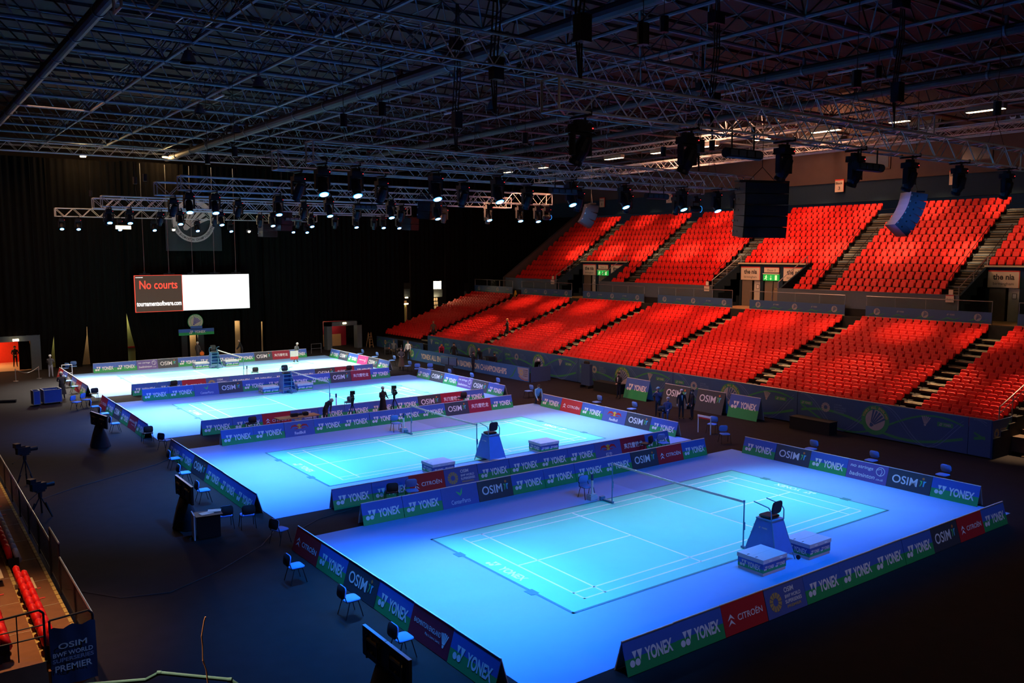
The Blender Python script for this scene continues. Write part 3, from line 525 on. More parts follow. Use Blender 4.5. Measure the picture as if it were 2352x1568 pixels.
# ------------------------------------------------------------------ courts
SCOL = []
for ci, c in enumerate(COURTS):
    oy = c['oy']; y0, y1 = oy-3.35, [9.3, 24.9, 40.7, 56.4][ci]
    cp = thing('court_carpet', 'blue carpet laid around the green mat of the %s' % COURTN[ci], 'carpet', (6.65, (y0+y1)/2, 0))
    put('carpet_sheet', MB().box((0, 0, .006), (21.7, y1-y0, .012), 'carpet'), cp)
    mt = thing('court_mat', 'green badminton mat with white lines, %s' % COURTN[ci], 'court mat', (0, oy, .012))
    put('mat_sheet', MB().box((6.69, 3.05, .004), (15.14, 7.22, .008), 'court'), mt)
    bm = MB()
    for (x0_, y0_, x1_, y1_) in ((-.9, -.58, 14.28, -.50), (-.9, 6.60, 14.28, 6.68), (-.9, -.58, -.82, 6.68), (14.20, -.58, 14.28, 6.68)): bm.quad(x0_, y0_, x1_, y1_, 'border', z=.0095)
    for (a, b) in ((-.9, 1.2), (-.9, 4.9), (14.28, 1.2), (14.28, 4.9)): bm.box((a, b, .009), (.28, .35, .006), 'border')
    put('edge_tape', bm, mt)
    lw = .062; L, Wd = 13.4, 6.1
    segs = [((0, 0), (L, 0)), ((0, Wd), (L, Wd)), ((0, .46), (L, .46)), ((0, Wd-.46), (L, Wd-.46)), ((0, 0), (0, Wd)), ((L, 0), (L, Wd)), ((.76, 0), (.76, Wd)), ((L-.76, 0), (L-.76, Wd)), ((L/2-1.98, 0), (L/2-1.98, Wd)), ((L/2+1.98, 0), (L/2+1.98, Wd)), ((0, Wd/2), (L/2-1.98, Wd/2)), ((L/2+1.98, Wd/2), (L, Wd/2))]
    for a, b in segs:
        h_ = lw/2; put('court_line', MB().quad(min(a[0], b[0])-h_, min(a[1], b[1])-h_, max(a[0], b[0])+h_, max(a[1], b[1])+h_, 'line', z=.010), mt)
    for (x, y, rz) in ((-.50, 2.95, -PI/2), (13.92, 3.2, PI/2)):
        mb = MB(); yonex(mb, 0, 0, 1.9, .34, 'line', Matrix.Rotation(rz, 4, 'Z')); put('mat_wordmark', mb, mt, (x, y, .0105))
    # net
    fy = 1 if ci < 2 else -1
    nt = thing('badminton_net', 'badminton net with white top tape and two posts on the %s' % COURTN[ci], 'net', (6.7, oy, .022))
    put('net_mesh', MB().box((0, 3.05, 1.16), (.006, 6.1, .76), 'net'), nt)
    put('top_tape', MB().raw([(dx, y, z+dz) for (y, z) in ((.02, 1.55), (1.5, 1.533), (3.05, 1.524), (4.6, 1.533), (6.08, 1.55)) for (dx, dz) in ((-.012, -.07), (.012, -.07), (.012, 0), (-.012, 0))], [(4*i+a, 4*i+(a+1) % 4, 4*i+4+(a+1) % 4, 4*i+4+a) for i in range(4) for a in range(4)]+[(3, 2, 1, 0), (16, 17, 18, 19)], 'white'), nt)
    for yy, s in ((0, -1), (6.1, 1)):
        p = put('net_post', MB().tube((0, yy, 0), (0, yy, 1.56), .022, 'netpost', 8).tube((0, yy, 1.5), (0, yy, 1.57), .03, 'netpost', 8).box((0, yy+s*.25, .05), (.09, .62, .06), 'netpost').box((0, yy+s*.55, .08), (.2, .12, .14), 'netpost').tube((.03, yy, .6), (.03, yy, .85), .03, 'netpost', 6), nt)
def aframe(row, art, w, h=.74, dep=.42):
    pass
BM = {}
def board(kind, w, loc, rz, label, group, h=.74, dep=.44):
    key = (kind, round(w, 3), h)
    if key not in BM:
        sl = math.hypot(h, dep/2); a = math.atan2(h, dep/2)
        # face frame: origin at face centre, Z outward
        T = Matrix.Translation((0, -dep/4, h/2)) @ Matrix.Rotation(a, 4, 'X')
        up, lo, fr = BACK[kind]; f = MB(); ww = w-.012
        if lo: f.box((0, sl*(fr-.5)/1.0/1*1+sl*(1-fr)/2-0.0, 0) if 0 else (0, -sl/2+sl*fr+sl*(1-fr)/2, 0), (ww, sl*(1-fr), .018), up, T); f.box((0, -sl/2+sl*fr/2, 0), (ww, sl*fr, .018), lo, T)
        else: f.box((0, 0, 0), (ww, sl, .018), up, T)
        b = MB().box((0, 0, 0), (ww, sl, .018), 'whiteb', Matrix.Translation((0, dep/4, h/2)) @ Matrix.Rotation(PI-a, 4, 'X'))
        e = MB().box((0, 0, h+.006), (ww, .035, .02), 'white'); pr = MB(); print_art(pr, kind, w, sl, T @ Matrix.Translation((0, 0, .009)))
        BM[key] = (f.mesh('front_panel'), b.mesh('back_panel'), e.mesh('top_edge'), pr.mesh('lettering'))
    t = thing('advertising_board', label, 'advertising board', loc, rz, group)
    for n_, me in zip(('front_panel', 'back_panel', 'top_edge', 'lettering'), BM[key]): put(n_, me, t)
    return t
def row(arts, x, y, w, rz, rname, gaps=0.0, frm='left'):
    for i, k in enumerate(arts):
        d = (i+.5)*w; jx, jy = (d, 0) if rz == 0 else (0, -d)
        j = random.uniform(-.012, .012); sc = random.uniform(-.006, .006)
        lb = LOOK[k]+', %s %s, %s' % (ORD[i] if rz == 0 else ORD[len(arts)-1-i], 'from left' if rz == 0 else 'from near end', rname)
        if len(lb.split()) > 16: lb = lb.replace('A-frame board', 'board').replace(' in the ', ', ', 1)
        board(k, w, (x+jx+(j if rz else 0), y+jy+(0 if rz else j), 0.012), rz+sc, lb, 'boards of the '+rname)
FRONT = [['YYCSYYYYOCY', 'YYPOYYYYOCY'], ['YYCSYYYYrDY', 'YYRYYYYYODY'], ['YYCSYYYYODY', 'YYPOYYYYODY'], ['YYCSYYYYODY', 'YYNOYYYYODY']]
LEFT = ['CYOYBY', 'YYOYYY', 'CYOYBY', 'CYOYBY']; RIGHT = ['YOYNOY', 'YCYROY', 'YOYNOY', 'YOYGOY']
FY = [(-3.62, 9.45), (11.75, 24.75), (27.75, 40.5), (43.1, 56.3)]
LY = [(8.45, 1.86), (24.2, 1.9), (39.75, 1.86), (55.5, 1.86)]; RY_ = [(8.52, 1.80), (23.9, 1.86), (39.1, 1.86), (54.9, 1.86)]
for ci in range(4):
    cn = COURTN[ci]
    row(FRONT[ci][0], -2.1, FY[ci][0]-.02, 1.66 if ci == 0 else 1.61, 0, cn+' front row')
    row(FRONT[ci][1], -2.05, FY[ci][1]-.02, 1.61, 0, cn+' back row')
    row(LEFT[ci], -4.72 if ci == 0 else -4.5, LY[ci][0], LY[ci][1], -PI/2, cn+' left row')
    row(RIGHT[ci], 17.5, RY_[ci][0], RY_[ci][1], -PI/2, cn+' right row')
# four big boards before the stand
M_OSIM = 'O'
for i, (k, y, lb) in enumerate((('Y', 22.2, 'big blue over green board before the stand, leftmost of four'), ('O', 18.9, 'big charcoal board before the stand, behind the standing men'), ('O', 16.3, 'big charcoal board before the stand, third of four from left'), ('Y', 13.9, 'big blue over green board before the stand, rightmost of four'))):
    board(k, 2.1, (24.0+.1*i, y, 0), -PI/2, lb, 'big boards before the stand', 1.28, .7)
# ------------------------------------------------------------------ umpire chairs
def umpire_chair(x, y, rz, label, cover=True):
    t = thing('umpire_chair', label, 'umpire chair', (x, y, .02), rz)       # faces +Y locally
    w, d, H = .46, .62, 1.22; tw, td = .27, .27
    corners = [(-1, -1), (1, -1), (1, 1), (-1, 1)]
    for a, b in corners: put('leg', MB().tube((a*w, b*d, 0), (a*tw, b*td, H), .02, 'netpost', 8), t)
    put('seat', MB().rbox((0, .03, H+.09), (.5, .07, .46), 'chairblack', .07, RX(90)), t)
    put('backrest', MB().rbox((0, -.24, H+.40), (.46, .06, .42), 'chairblack', .1, RX(10)), t)
    put('platform', MB().box((0, 0, H+.01), (.6, .6, .04), 'netpost'), t)
    for s in (-1, 1): put('armrest', MB().path([(s*.30, -.28, H), (s*.31, -.27, H+.30), (s*.31, -.18, H+.42), (s*.31, .38, H+.50)], .018, 'netpost', 8), t)
    lo = .22
    def P(a, b, z): k = z/H; return ((w+(tw-w)*k)*a*1.03, (d+(td-d)*k)*b*1.03, z)
    for (p, q, nm) in (((-1, -1), (1, -1), 'back_cover'), ((1, -1), (1, 1), 'side_cover'), ((-1, 1), (-1, -1), 'side_cover')):
        n = 6; vs = []
        for zi in range(5):
            z = lo+(H-lo)*zi/4
            A = Vector(P(*p, z)); B = Vector(P(*q, z))
            for i in range(n+1):
                v = A.lerp(B, i/n); v += Vector((A.y-B.y, B.x-A.x, 0)).normalized()*.008*math.sin(i*2.3+zi*1.7)*(-1); vs.append(v)
        put(nm, MB().raw(vs, [(a*(n+1)+i, a*(n+1)+i+1, (a+1)*(n+1)+i+1, (a+1)*(n+1)+i) for a in range(4) for i in range(n)], 'umpblue').mesh(nm, True), t)
    for k in range(4):
        z = .22+k*.26; kk = z/H; ww = w+(tw-w)*kk; yy = d+(td-d)*kk; put('step', MB().box((0, yy-.04, z), (ww*2, .16, .03), 'netpost'), t)
    mb = MB(); yonex(mb, 0, 0, .34, .06, 'white', Matrix.Translation((-(w+(tw-w)*.8)-.03, 0, H*.8)) @ Matrix.Rotation(math.radians(-9), 4, 'Y') @ Matrix.Rotation(-PI/2, 4, 'Z') @ RF); put('lettering', mb, t)
    for s in (-1, 1): put('wheel', MB().tube((s*(w+.03), -d-.08, .07), (s*(w+.07), -d-.08, .07), .07, 'blackm', 12), t)
umpire_chair(6.75, -.95, 0, 'blue-covered umpire high chair seen from behind on the nearest court'); umpire_chair(6.8, 14.25, 0, 'blue-covered umpire high chair seen from behind on the second court')
umpire_chair(6.7, 38.35, PI, 'open-fronted umpire high chair with steps facing us, third court'); umpire_chair(6.7, 54.0, PI, 'open-fronted umpire high chair with steps facing us, farthest court')
def crate(x, y, label, rz=0):
    t = thing('kit_box', label, 'box', (x, y, .02), rz)
    put('base', MB().box((0, 0, .045), (1.06, .90, .09), 'boxwhite'), t)
    put('printed_band', MB().box((0, 0, .28), (1.08, .92, .17), 'bblue').box((0, 0, .145), (1.08, .92, .11), 'bgreen'), t)
    put('lid', MB().box((0, -.235, .43), (1.12, .48, .12), 'boxwhite').box((0, .245, .43), (1.12, .47, .12), 'boxwhite'), t)
    put('handle_slot', MB().box((-.25, -.48, .42), (.14, .02, .035), 'white').box((.25, -.48, .42), (.14, .02, .035), 'white').box((-.46, -.15, .491), (.10, .03, .004), 'ink').box((-.46, .15, .491), (.10, .03, .004), 'ink'), t)
    mb = MB(); yonex(mb, 0, .23, .8, .16, 'white', TF(0, -.465, 0) ) if 0 else None
    yonex(mb, -.26, .225, .46, .12, 'white', TF(0, -.463, 0)); yonex(mb, .27, .225, .46, .12, 'white', TF(0, -.463, 0))
    yonex(mb, 0, .225, .74, .19, 'white', Matrix.Translation((-.543, 0, 0)) @ Matrix.Rotation(-PI/2, 4, 'Z') @ RF); put('lettering', mb, t)
for x, y, lb in ((5.75, -1.45, 'white box with blue-green band left of the nearest umpire chair'), (8.0, -1.45, 'white box with blue-green band right of the nearest umpire chair'), (3.85, 13.95, 'white box with blue-green band left of the second court umpire chair'), (10.0, 14.4, 'white box with blue-green band right of the second court umpire chair'),
                 (5.55, 38.6, 'white box with blue-green band left of the third court umpire chair'), (7.95, 38.55, 'white box with blue-green band right of the third court umpire chair'), (5.65, 54.2, 'white box with blue-green band left of the farthest umpire chair'), (8.1, 54.2, 'white box with blue-green band right of the farthest umpire chair')): crate(x, y, lb)
for x, y, lb in ((6.55, 6.95, 'nearest court'), (6.85, 22.2, 'second court'), (6.7, 30.2, 'third court'), (6.75, 46.0, 'farthest court')):
    t = thing('shuttle_dispenser', 'white shuttlecock tube on a small grey box by the net post, %s' % lb, 'shuttle tube', (x-.1, y, .02)); put('box_base', MB().box((0, 0, .08), (.34, .26, .16), 'boxwhite').box((0, 0, .19), (.30, .22, .05), 'boxwhite'), t); put('tube', MB().tube((0, 0, .2), (0, 0, .75), .045, 'white', 10), t); put('dark_cap', MB().tube((0, 0, .75), (0, 0, .98), .05, 'cnavy', 10), t)
# ------------------------------------------------------------------ conference chairs (face +Y locally)
def chair_meshes(fab):
    st = MB().rbox((0, 0, .46), (.46, .05, .44), fab, .09, RX(90)).mesh('seat', True)
    bk = MB().rbox((0, -.235, .69), (.44, .045, .32), fab, .09, RX(-10)).rbox((0, -.262, .69), (.45, .02, .33), 'chairblack', .09, RX(-10)).mesh('backrest', True)
    legs = [MB().path([(s*.22, y0, .44), (s*.25, y1, 0)], .013, 'blackm', 6).mesh('leg') for s in (-1, 1) for (y0, y1) in ((.12, .24), (-.12, -.25))]
    fr = MB()
    for s in (-1, 1): fr.path([(s*.22, .13, .44), (s*.22, -.2, .44), (s*.2, -.25, .62)], .013, 'blackm', 6)
    fr.tube((-.22, .1, .44), (.22, .1, .44), .013, 'blackm').tube((-.22, -.15, .44), (.22, -.15, .44), .013, 'blackm')
    return dict(seat=st, backrest=bk, legs=legs, frame=fr.mesh('frame'))
CB = chair_meshes('chairblue'); CK = chair_meshes('chairblack')
def chair(x, y, rz, label, mesh=None, group=None, z=0.0):
    mesh = mesh or CB; t = thing('conference_chair', label, 'chair', (x, y, z), math.radians(rz), group)
    put('seat', mesh['seat'], t); put('backrest', mesh['backrest'], t); put('frame', mesh['frame'], t)
    for l in mesh['legs']: put('leg', l, t)
G1 = 'line judge chairs along the left side'
L1 = [(-5.62, .04, 'blue-lit line judge chair behind the monitors at bottom left of the nearest court'), (-5.6, 2.85, 'blue-lit line judge chair beside the charcoal board of the nearest court'), (-5.85, 5.92, 'blue-lit line judge chair beside the blue board near the nearest court\'s far-left corner'),
      (-5.1, 21.42, 'farthest of three chairs along the left row of the second court'), (-5.44, 18.62, 'middle of three chairs along the left row of the second court'), (-5.6, 15.53, 'nearest of three chairs along the left row, behind the small desk'),
      (-4.7, 52.2, 'farthest line chair along the left row of the farthest court'), (-4.85, 49.65, 'second farthest line chair along the left row of the farthest court'), (-4.95, 46.56, 'nearest line chair along the left row of the farthest court'),
      (-5.36, 37.46, 'farthest line chair along the left row of the third court'), (-5.36, 34.72, 'line chair behind the dark monitor stand, third court'), (-5.5, 31.31, 'nearest line chair along the left row of the third court')]
for x, y, lb in L1: chair(x, y, -90, lb, None, G1)
chair(-4.98, 9.35, -70, 'dim blue chair at the corner between the two nearest courts')
chair(-5.95, 11.9, -5, 'black-backed chair, left of a pair beside the desk', CB); chair(-5.3, 11.55, -8, 'black-backed chair, right of a pair beside the desk', CB)
chair(-3.15, 57.97, 170, 'right one of two chairs by the farthest court\'s left corner'); chair(-3.9, 57.1, 130, 'left one of two chairs by the farthest court\'s left corner')
chair(-4.5, 42.56, 5, 'dark chair at the near corner of the farthest court\'s left row', CK)
chair(-5.95, 39.75, -140, 'left one of two royal blue chairs facing us beside the flight cases'); chair(-5.3, 40.35, -140, 'right one of two royal blue chairs facing us beside the flight cases')
chair(-4.74, 27.74, 0, 'dark chair at the near corner of the third court\'s left row', CK); chair(-4.45, 25.5, -60, 'blue chair by the far corner of the second court\'s left row')
chair(6.45, 7.25, 175, 'service judge chair facing us by the nearest court\'s net'); chair(6.5, 22.55, 175, 'service judge chair facing us by the second court\'s net')
chair(7.3, 29.9, -5, 'black-backed service judge chair by the third court\'s net', CK); chair(7.3, 46.2, -5, 'black-backed service judge chair by the farthest court\'s net', CK)
chair(.05, 11.1, -20, 'dark chair between the two nearest courts, left one of the left pair', CK); chair(.75, 10.75, 160, 'blue chair between the two nearest courts, right one of the left pair')
chair(13.6, 11.2, 20, 'dark chair between the two nearest courts, left one of the right pair', CK); chair(14.4, 10.8, 170, 'blue chair between the two nearest courts, right one of the right pair')
chair(.28, 27.1, 5, 'dark chair in front of the third court\'s front row, left', CK); chair(13.57, 27.1, 0, 'dark chair in front of the third court\'s front row, right', CK); chair(.5, 42.9, 0, 'dark chair in front of the farthest court\'s front row', CK); chair(13.4, 42.9, 0, 'dark chair in front of the farthest court\'s front row, right', CK)
G2 = 'line judge chairs along the right side'
for x, y, lb in ((18.9, 5.92, 'farthest of three chairs behind the right row of the nearest court'), (19.1, 3.06, 'middle of three chairs behind the right row of the nearest court'), (19.2, .0, 'nearest of three chairs behind the right row of the nearest court'),
                 (19.3, 20.99, 'farther of two chairs behind the right row of the second court'), (19.4, 18.1, 'nearer of two chairs behind the right row of the second court'),
                 (18.3, 36.4, 'farthest of three chairs behind the right row of the third court'), (18.5, 33.7, 'middle of three chairs behind the right row of the third court'), (18.6, 30.6, 'nearest of three chairs behind the right row of the third court'),
                 (19.0, 52.1, 'farthest of three chairs behind the right row of the farthest court'), (19.0, 49.3, 'middle of three chairs behind the right row of the farthest court'), (19.0, 46.2, 'nearest of three chairs behind the right row of the farthest court')): chair(x, y, 90, lb, None, G2)
chair(18.3, 42.3, 100, 'blue chair seen side-on beside the person in the long coat'); chair(18.1, 40.4, 150, 'left one of two blue chairs before the long blue banner'); chair(18.95, 39.9, 150, 'right one of two blue chairs before the long blue banner')
chair(18.5, 26.7, 90, 'lone dim blue chair between the stand and the third court'); chair(18.3, 10.4, 150, 'dim blue chair between the second court and the nearest right row')
chair(19.7, 12.4, 110, 'blue chair under the small white goal-like frame'); 
t = thing('upright_stand', 'small white upright frame with red strip around a chair', 'frame', (19.2, 12.5, 0), math.radians(90)); put('upright', MB().tube((-.42, 0, 0), (-.42, 0, .92), .025, 'white', 8), t); put('upright', MB().tube((.42, 0, 0), (.42, 0, .92), .025, 'white', 8), t); put('header', MB().box((0, 0, .9), (.9, .05, .1), 'white').box((0, 0, .81), (.8, .04, .08), 'bred'), t)
# ------------------------------------------------------------------ right-hand stand
LX = lambda i: 26.0+.73*i
LZ = lambda i: .97+.249*i
UX = lambda k: 37.5+.72*k
UZ = lambda k: 5.8+.5*k
LA = [5.6, 14.95, 24.3, 33.65, 43.0, 52.35]; UA = [-.1, 9.35, 18.6, 28.2, 37.8, 47.4]; VC = [5.4, 24.36, 43.5]
low = struct('floor_stand_lower', MB().box((36.8, 30.0, 2.6), (.9, 60.6, 5.2), 'concrete'))
low.name = 'floor_2'
for i in range(15): put('tier_step', MB().box((LX(i)-.2, 30.6, LZ(i)/2), (.73, 59.5, LZ(i)), 'concrete').box((LX(i)-.56, 30.6, LZ(i)-.02), (.03, 59.5, .05), 'greywall'), low)
ast = MB().box((-.18, 0, .0625), (.36, 1.2, .125), 'concrete').box((-.35, 0, .115), (.05, 1.16, .03), 'nosing').mesh('aisle_step')
for y in LA:
    for i in range(15):
        if i: put('aisle_step', ast, low, (LX(i)-.56, y, LZ(i)-.125))
        put('step_nosing', bpy.data.meshes.get('step_nosing') or MB().box((0, 0, 0), (.06, 1.16, .014), 'nosing').mesh('step_nosing'), low, (LX(i)-.55, y, LZ(i)+.005))
up = struct('floor_3', MB().box((48.6, 24, 5.9), (2.2, 62, 11.8), 'concrete'))
def segs(k):
    if k > 4: return [(-8, 54.8)]
    out = []; a = -8
    for c in VC: out.append((a, c-3.0)); a = c+3.0
    return out+[(a, 54.8)]
for k in range(14):
    for a, b in segs(k): put('tier_step', MB().box((UX(k)-.18, (a+b)/2, UZ(k)-.9), (.72, b-a, 1.8), 'concrete').box((UX(k)-.545, (a+b)/2, UZ(k)-.05), (.02, b-a, .1), 'greywall'), up)
ust = MB()
for q in (1, 2): ust.box((-.12*q, 0, .25-.167*q/2-.0), (.24*(3-q)/1.0*.5 if 0 else .24, 1.25, .5-.167*q), 'concrete').box((-.12*q-.11, 0, .5-.167*q+.003), (.045, 1.2, .014), 'nosing')
ust.box((.02, 0, .504), (.045, 1.2, .014), 'nosing'); ume = ust.mesh('aisle_step')
for y in UA:
    for k in range(1, 14): put('aisle_step', ume, up, (UX(k)-.54, y, UZ(k)-.5))
# end wall of the upper tier and its parapet
pw = MB()
for a, b in segs(0):
    if b-a > .4: pw.box((37.06, (a+b)/2, 6.0), (.14, b-a, 1.6), 'greywall').box((37.06, (a+b)/2, 6.83), (.2, b-a, .06), 'greywall')
struct('wall_parapet', pw).name = 'trim_4'
struct('trim_5', MB().raw([(37, 54.9, 5.2), (47.6, 54.9, 5.2), (47.6, 54.9, 14.0), (37, 54.9, 6.9), (37, 55.3, 5.2), (47.6, 55.3, 5.2), (47.6, 55.3, 14.0), (37, 55.3, 6.9)], [(0, 1, 2, 3), (7, 6, 5, 4), (3, 2, 6, 7), (0, 3, 7, 4)], 'tanwall'))
struct('wall_right', MB().box((47.9, 24, 14.2), (.4, 76, 1.6), 'bluewall').box((47.95, 24, 18.6), (.3, 76, 7.2), 'tanwall').box((47.85, 24, 15.03), (.5, 76, .08), 'tanwall'))
for y, num, lb in ((51.7, '1', 'block one sign at the left end of the back wall'), (42.0, '2', 'block two sign on the back wall'), (23.5, '3', 'block three sign in the middle of the back wall'), (14.3, '3', 'block three sign at the right, above the upper seats')):
    t = thing('wall_sign', 'cream and red '+lb, 'sign', (47.5, y, 14.75), -PI/2)
    put('sign_plate', MB().box((0, 0, 0), (.78, .06, 1.0), 'cream').box((0, -.01, .46), (.78, .07, .09), 'signred').box((.385, -.01, 0), (.03, .07, 1.0), 'signred'), t)
    mb = MB(); text(mb, 'Block', -.02, .2, .6, .2, 'ink', .01, TF(0, -.05, 0)); text(mb, num, 0, -.2, .16 if num != '1' else .08, .26, 'ink', .01, TF(0, -.05, 0)); put('lettering', mb, t)
for y in (20.5, 13): t = thing('wall_window', 'dark recessed control window high on the tan back wall' if y > 15 else 'second dark window high on the tan back wall', 'window', (47.78, y, 16.4), -PI/2); put('frame', MB().box((0, 0, 0), (2.2, .1, 1.2), 'tanwall'), t); put('pane', MB().box((0, -.06, 0), (1.9, .03, .95), 'lensoff'), t)
for y0_ in (17.2, 25, 31.5, 38, 45, 9):
    t = thing('air_duct', 'grey duct box with round holes on the back wall, %s from left' % ORD[[45, 38, 31.5, 25, 17.2, 9].index(y0_)], 'duct', (47.3, y0_, 18.5), -PI/2)
    put('duct_box', MB().box((0, 0, 0), (3.6, .8, .9), 'greywall'), t)
    for q in range(5): put('nozzle', MB().tube((-1.3+q*.65, -.4, 0), (-1.3+q*.65, -.5, -.03), .22, 'steel', 12, .2).tube((-1.3+q*.65, -.44, 0), (-1.3+q*.65, -.505, -.03), .15, 'ink', 12), t)
# vomitories
for vi, vc in enumerate(VC):
    v = struct('door_%d' % (3+vi), MB().box((40.42, vc, 7.9), (.2, 6.0, 1.25), 'bluewall').box((40.35, vc, 8.56), (.5, 6.2, .10), 'nosing'))
    for s in (-1, 1):
        put('wing_wall', MB().raw([(37.0, vc+s*3, 5.2), (40.5, vc+s*3, 5.2), (40.5, vc+s*3, 8.6), (37.0, vc+s*3, 6.75), (37.0, vc+s*3.14, 5.2), (40.5, vc+s*3.14, 5.2), (40.5, vc+s*3.14, 8.6), (37.0, vc+s*3.14, 6.75)], [(0, 1, 2, 3), (7, 6, 5, 4), (3, 2, 6, 7), (0, 3, 7, 4), (1, 5, 6, 2)], 'bluewall'), v)
        put('wing_rail', MB().path([(37.0, vc+s*3.05, 7.3), (40.4, vc+s*3.05, 9.15), (40.4, vc+s*3.05, 8.6)], .03, 'steel', 6).tube((37.0, vc+s*3.05, 6.7), (37.0, vc+s*3.05, 7.3), .03, 'steel').tube((38.7, vc+s*3.05, 7.6), (38.7, vc+s*3.05, 8.2), .02, 'steel'), v)
    put('floor_slab', MB().box((38.8, vc, 5.15), (3.6, 6.0, .1), 'wood'), v)
    T = Matrix.Translation((40.3, vc, 0)) @ Matrix.Rotation(-PI/2, 4, 'Z') @ RF
    for s in (-1, 1):
        sg = put('sign_panel', MB().box((s*2.0, 7.78, 0), (1.85, 1.04, .06), 'cream', T).box((s*2.0, 8.27, .01), (1.85, .07, .06), 'signred', T).box((s*2.0+.9, 7.78, .01), (.04, 1.04, .06), 'signred', T), v)
        mb = MB(); text(mb, 'the nia', s*2.0, 7.92, 1.25, .36, 'ink', .03, T, .035); text(mb, 'birmingham', s*2.0, 7.48, 1.2, .22, 'ink', .0, T, .035); put('lettering', mb, sg)
    ds = put('door_sign', MB().box((0, 8.08, 0), (1.4, .40, .06), 'cream', T).box((0, 8.26, .01), (1.4, .04, .06), 'signred', T).box((.68, 8.08, .01), (.04, .40, .06), 'signred', T), v)
    mb = MB(); text(mb, 'Door %d' % (2+(2-vi)) if vi else 'Door 4', -.02, 8.05, .72, .18, 'ink', 0, T, .035); put('lettering', mb, ds)
    ex = put('exit_sign', MB().box((0, 7.5, .05), (1.42, .48, .14), 'exitgreen', T).box((0, 7.78, .05), (1.5, .07, .2), 'cream', T), v)
    mb = MB(); z = .125; mb.disc((-.42, .13+7.5), .05, 'exitwhite', 10, T=T, z=z)
    for pth, w in (([(-.42, 7.58), (-.46, 7.44)], .08), ([(-.46, 7.44), (-.38, 7.36), (-.40, 7.29)], .05), ([(-.46, 7.44), (-.55, 7.38), (-.62, 7.38)], .05), ([(-.43, 7.56), (-.33, 7.50)], .035), ([(-.43, 7.56), (-.55, 7.54)], .035), ([(0, 7.66), (0, 7.40)], .04)): mb.ribbon(pth, w, 'exitwhite', T, z)
    mb.raw([T @ Vector(q) for q in ((-.1, 7.42, z), (0, 7.30, z), (.1, 7.42, z))], [(0, 1, 2)], 'exitwhite'); mb.quad(.38, 7.3, .56, 7.68, 'exitwhite', T, z); put('pictogram', mb, ex)
    # doors: frame posts, leaves, lit slot
    put('door_frame', MB().box((-2.9, 6.2, .0), (.14, 2.1, .2), 'bluewall', T).box((-.85, 6.2, 0), (.3, 2.1, .2), 'bluewall', T).box((.9, 6.2, 0), (.36, 2.1, .2), 'bluewall', T).box((2.9, 6.2, 0), (.14, 2.1, .2), 'bluewall', T), v)
    put('door_leaf', MB().box((-2.35, 6.2, -.06), (.95, 2.05, .05), 'doorgrey', T), v); put('door_leaf', MB().box((-1.45, 6.2, -.2), (.62, 2.05, .05), 'doorwhite', T).box((-1.4, 6.75, -.16), (.26, .34, .02), 'ink', T).box((-1.4, 6.75, -.155), (.2, .28, .02), 'white', T), v, label='white door leaf with a notice')
    put('door_leaf', MB().box((-.28, 6.2, -.06), (.75, 2.05, .05), 'doorgrey', T).tube(T @ Vector((.05, 6.9, .0)), T @ Vector((.05, 5.7, .0)), .03, 'steel'), v); put('door_leaf', MB().box((1.9, 6.2, -.06), (1.6, 2.05, .05), 'blackm', T), v)
    lf = put('door_leaf', MB().box((.42, 6.3, -.06), (.5, 1.8, .05), 'doorgrey', T), v); mb = MB(); text(mb, 'PAY', .42, 6.62, .3, .14, 'gold', .02, T, -.02); text(mb, 'HERE', .42, 6.40, .34, .14, 'gold', .02, T, -.02); put('lettering', mb, lf)
    put('corridor_wall', MB().box((0, 6.3, -1.2), (5.9, 2.2, .1), 'glowroom', T), v)
    add_light('corridor_light', 'POINT', (41.0, vc+1.6, 7.0), (0, 0, 0), 22, (1, .85, .6), .2)
    put('steel_strip', MB().box((2.75, 6.2, .12), (.05, 2.0, .04), 'white', T), v, label='bright edge strip')
    sm = put('block_sign', MB().box((-3.55, 6.62, 3.34), (.5, .42, .05), 'cream', T).box((-3.55, 6.82, 3.35), (.5, .04, .05), 'signred', T).box((-3.5, 7.02, 3.34), (.26, .3, .05), 'cream', T), v); mb = MB(); text(mb, 'Block %d' % (3-vi if vi else 4), -3.55, 6.6, .36, .1, 'ink', 0, T, 3.37); put('lettering', mb, sm)
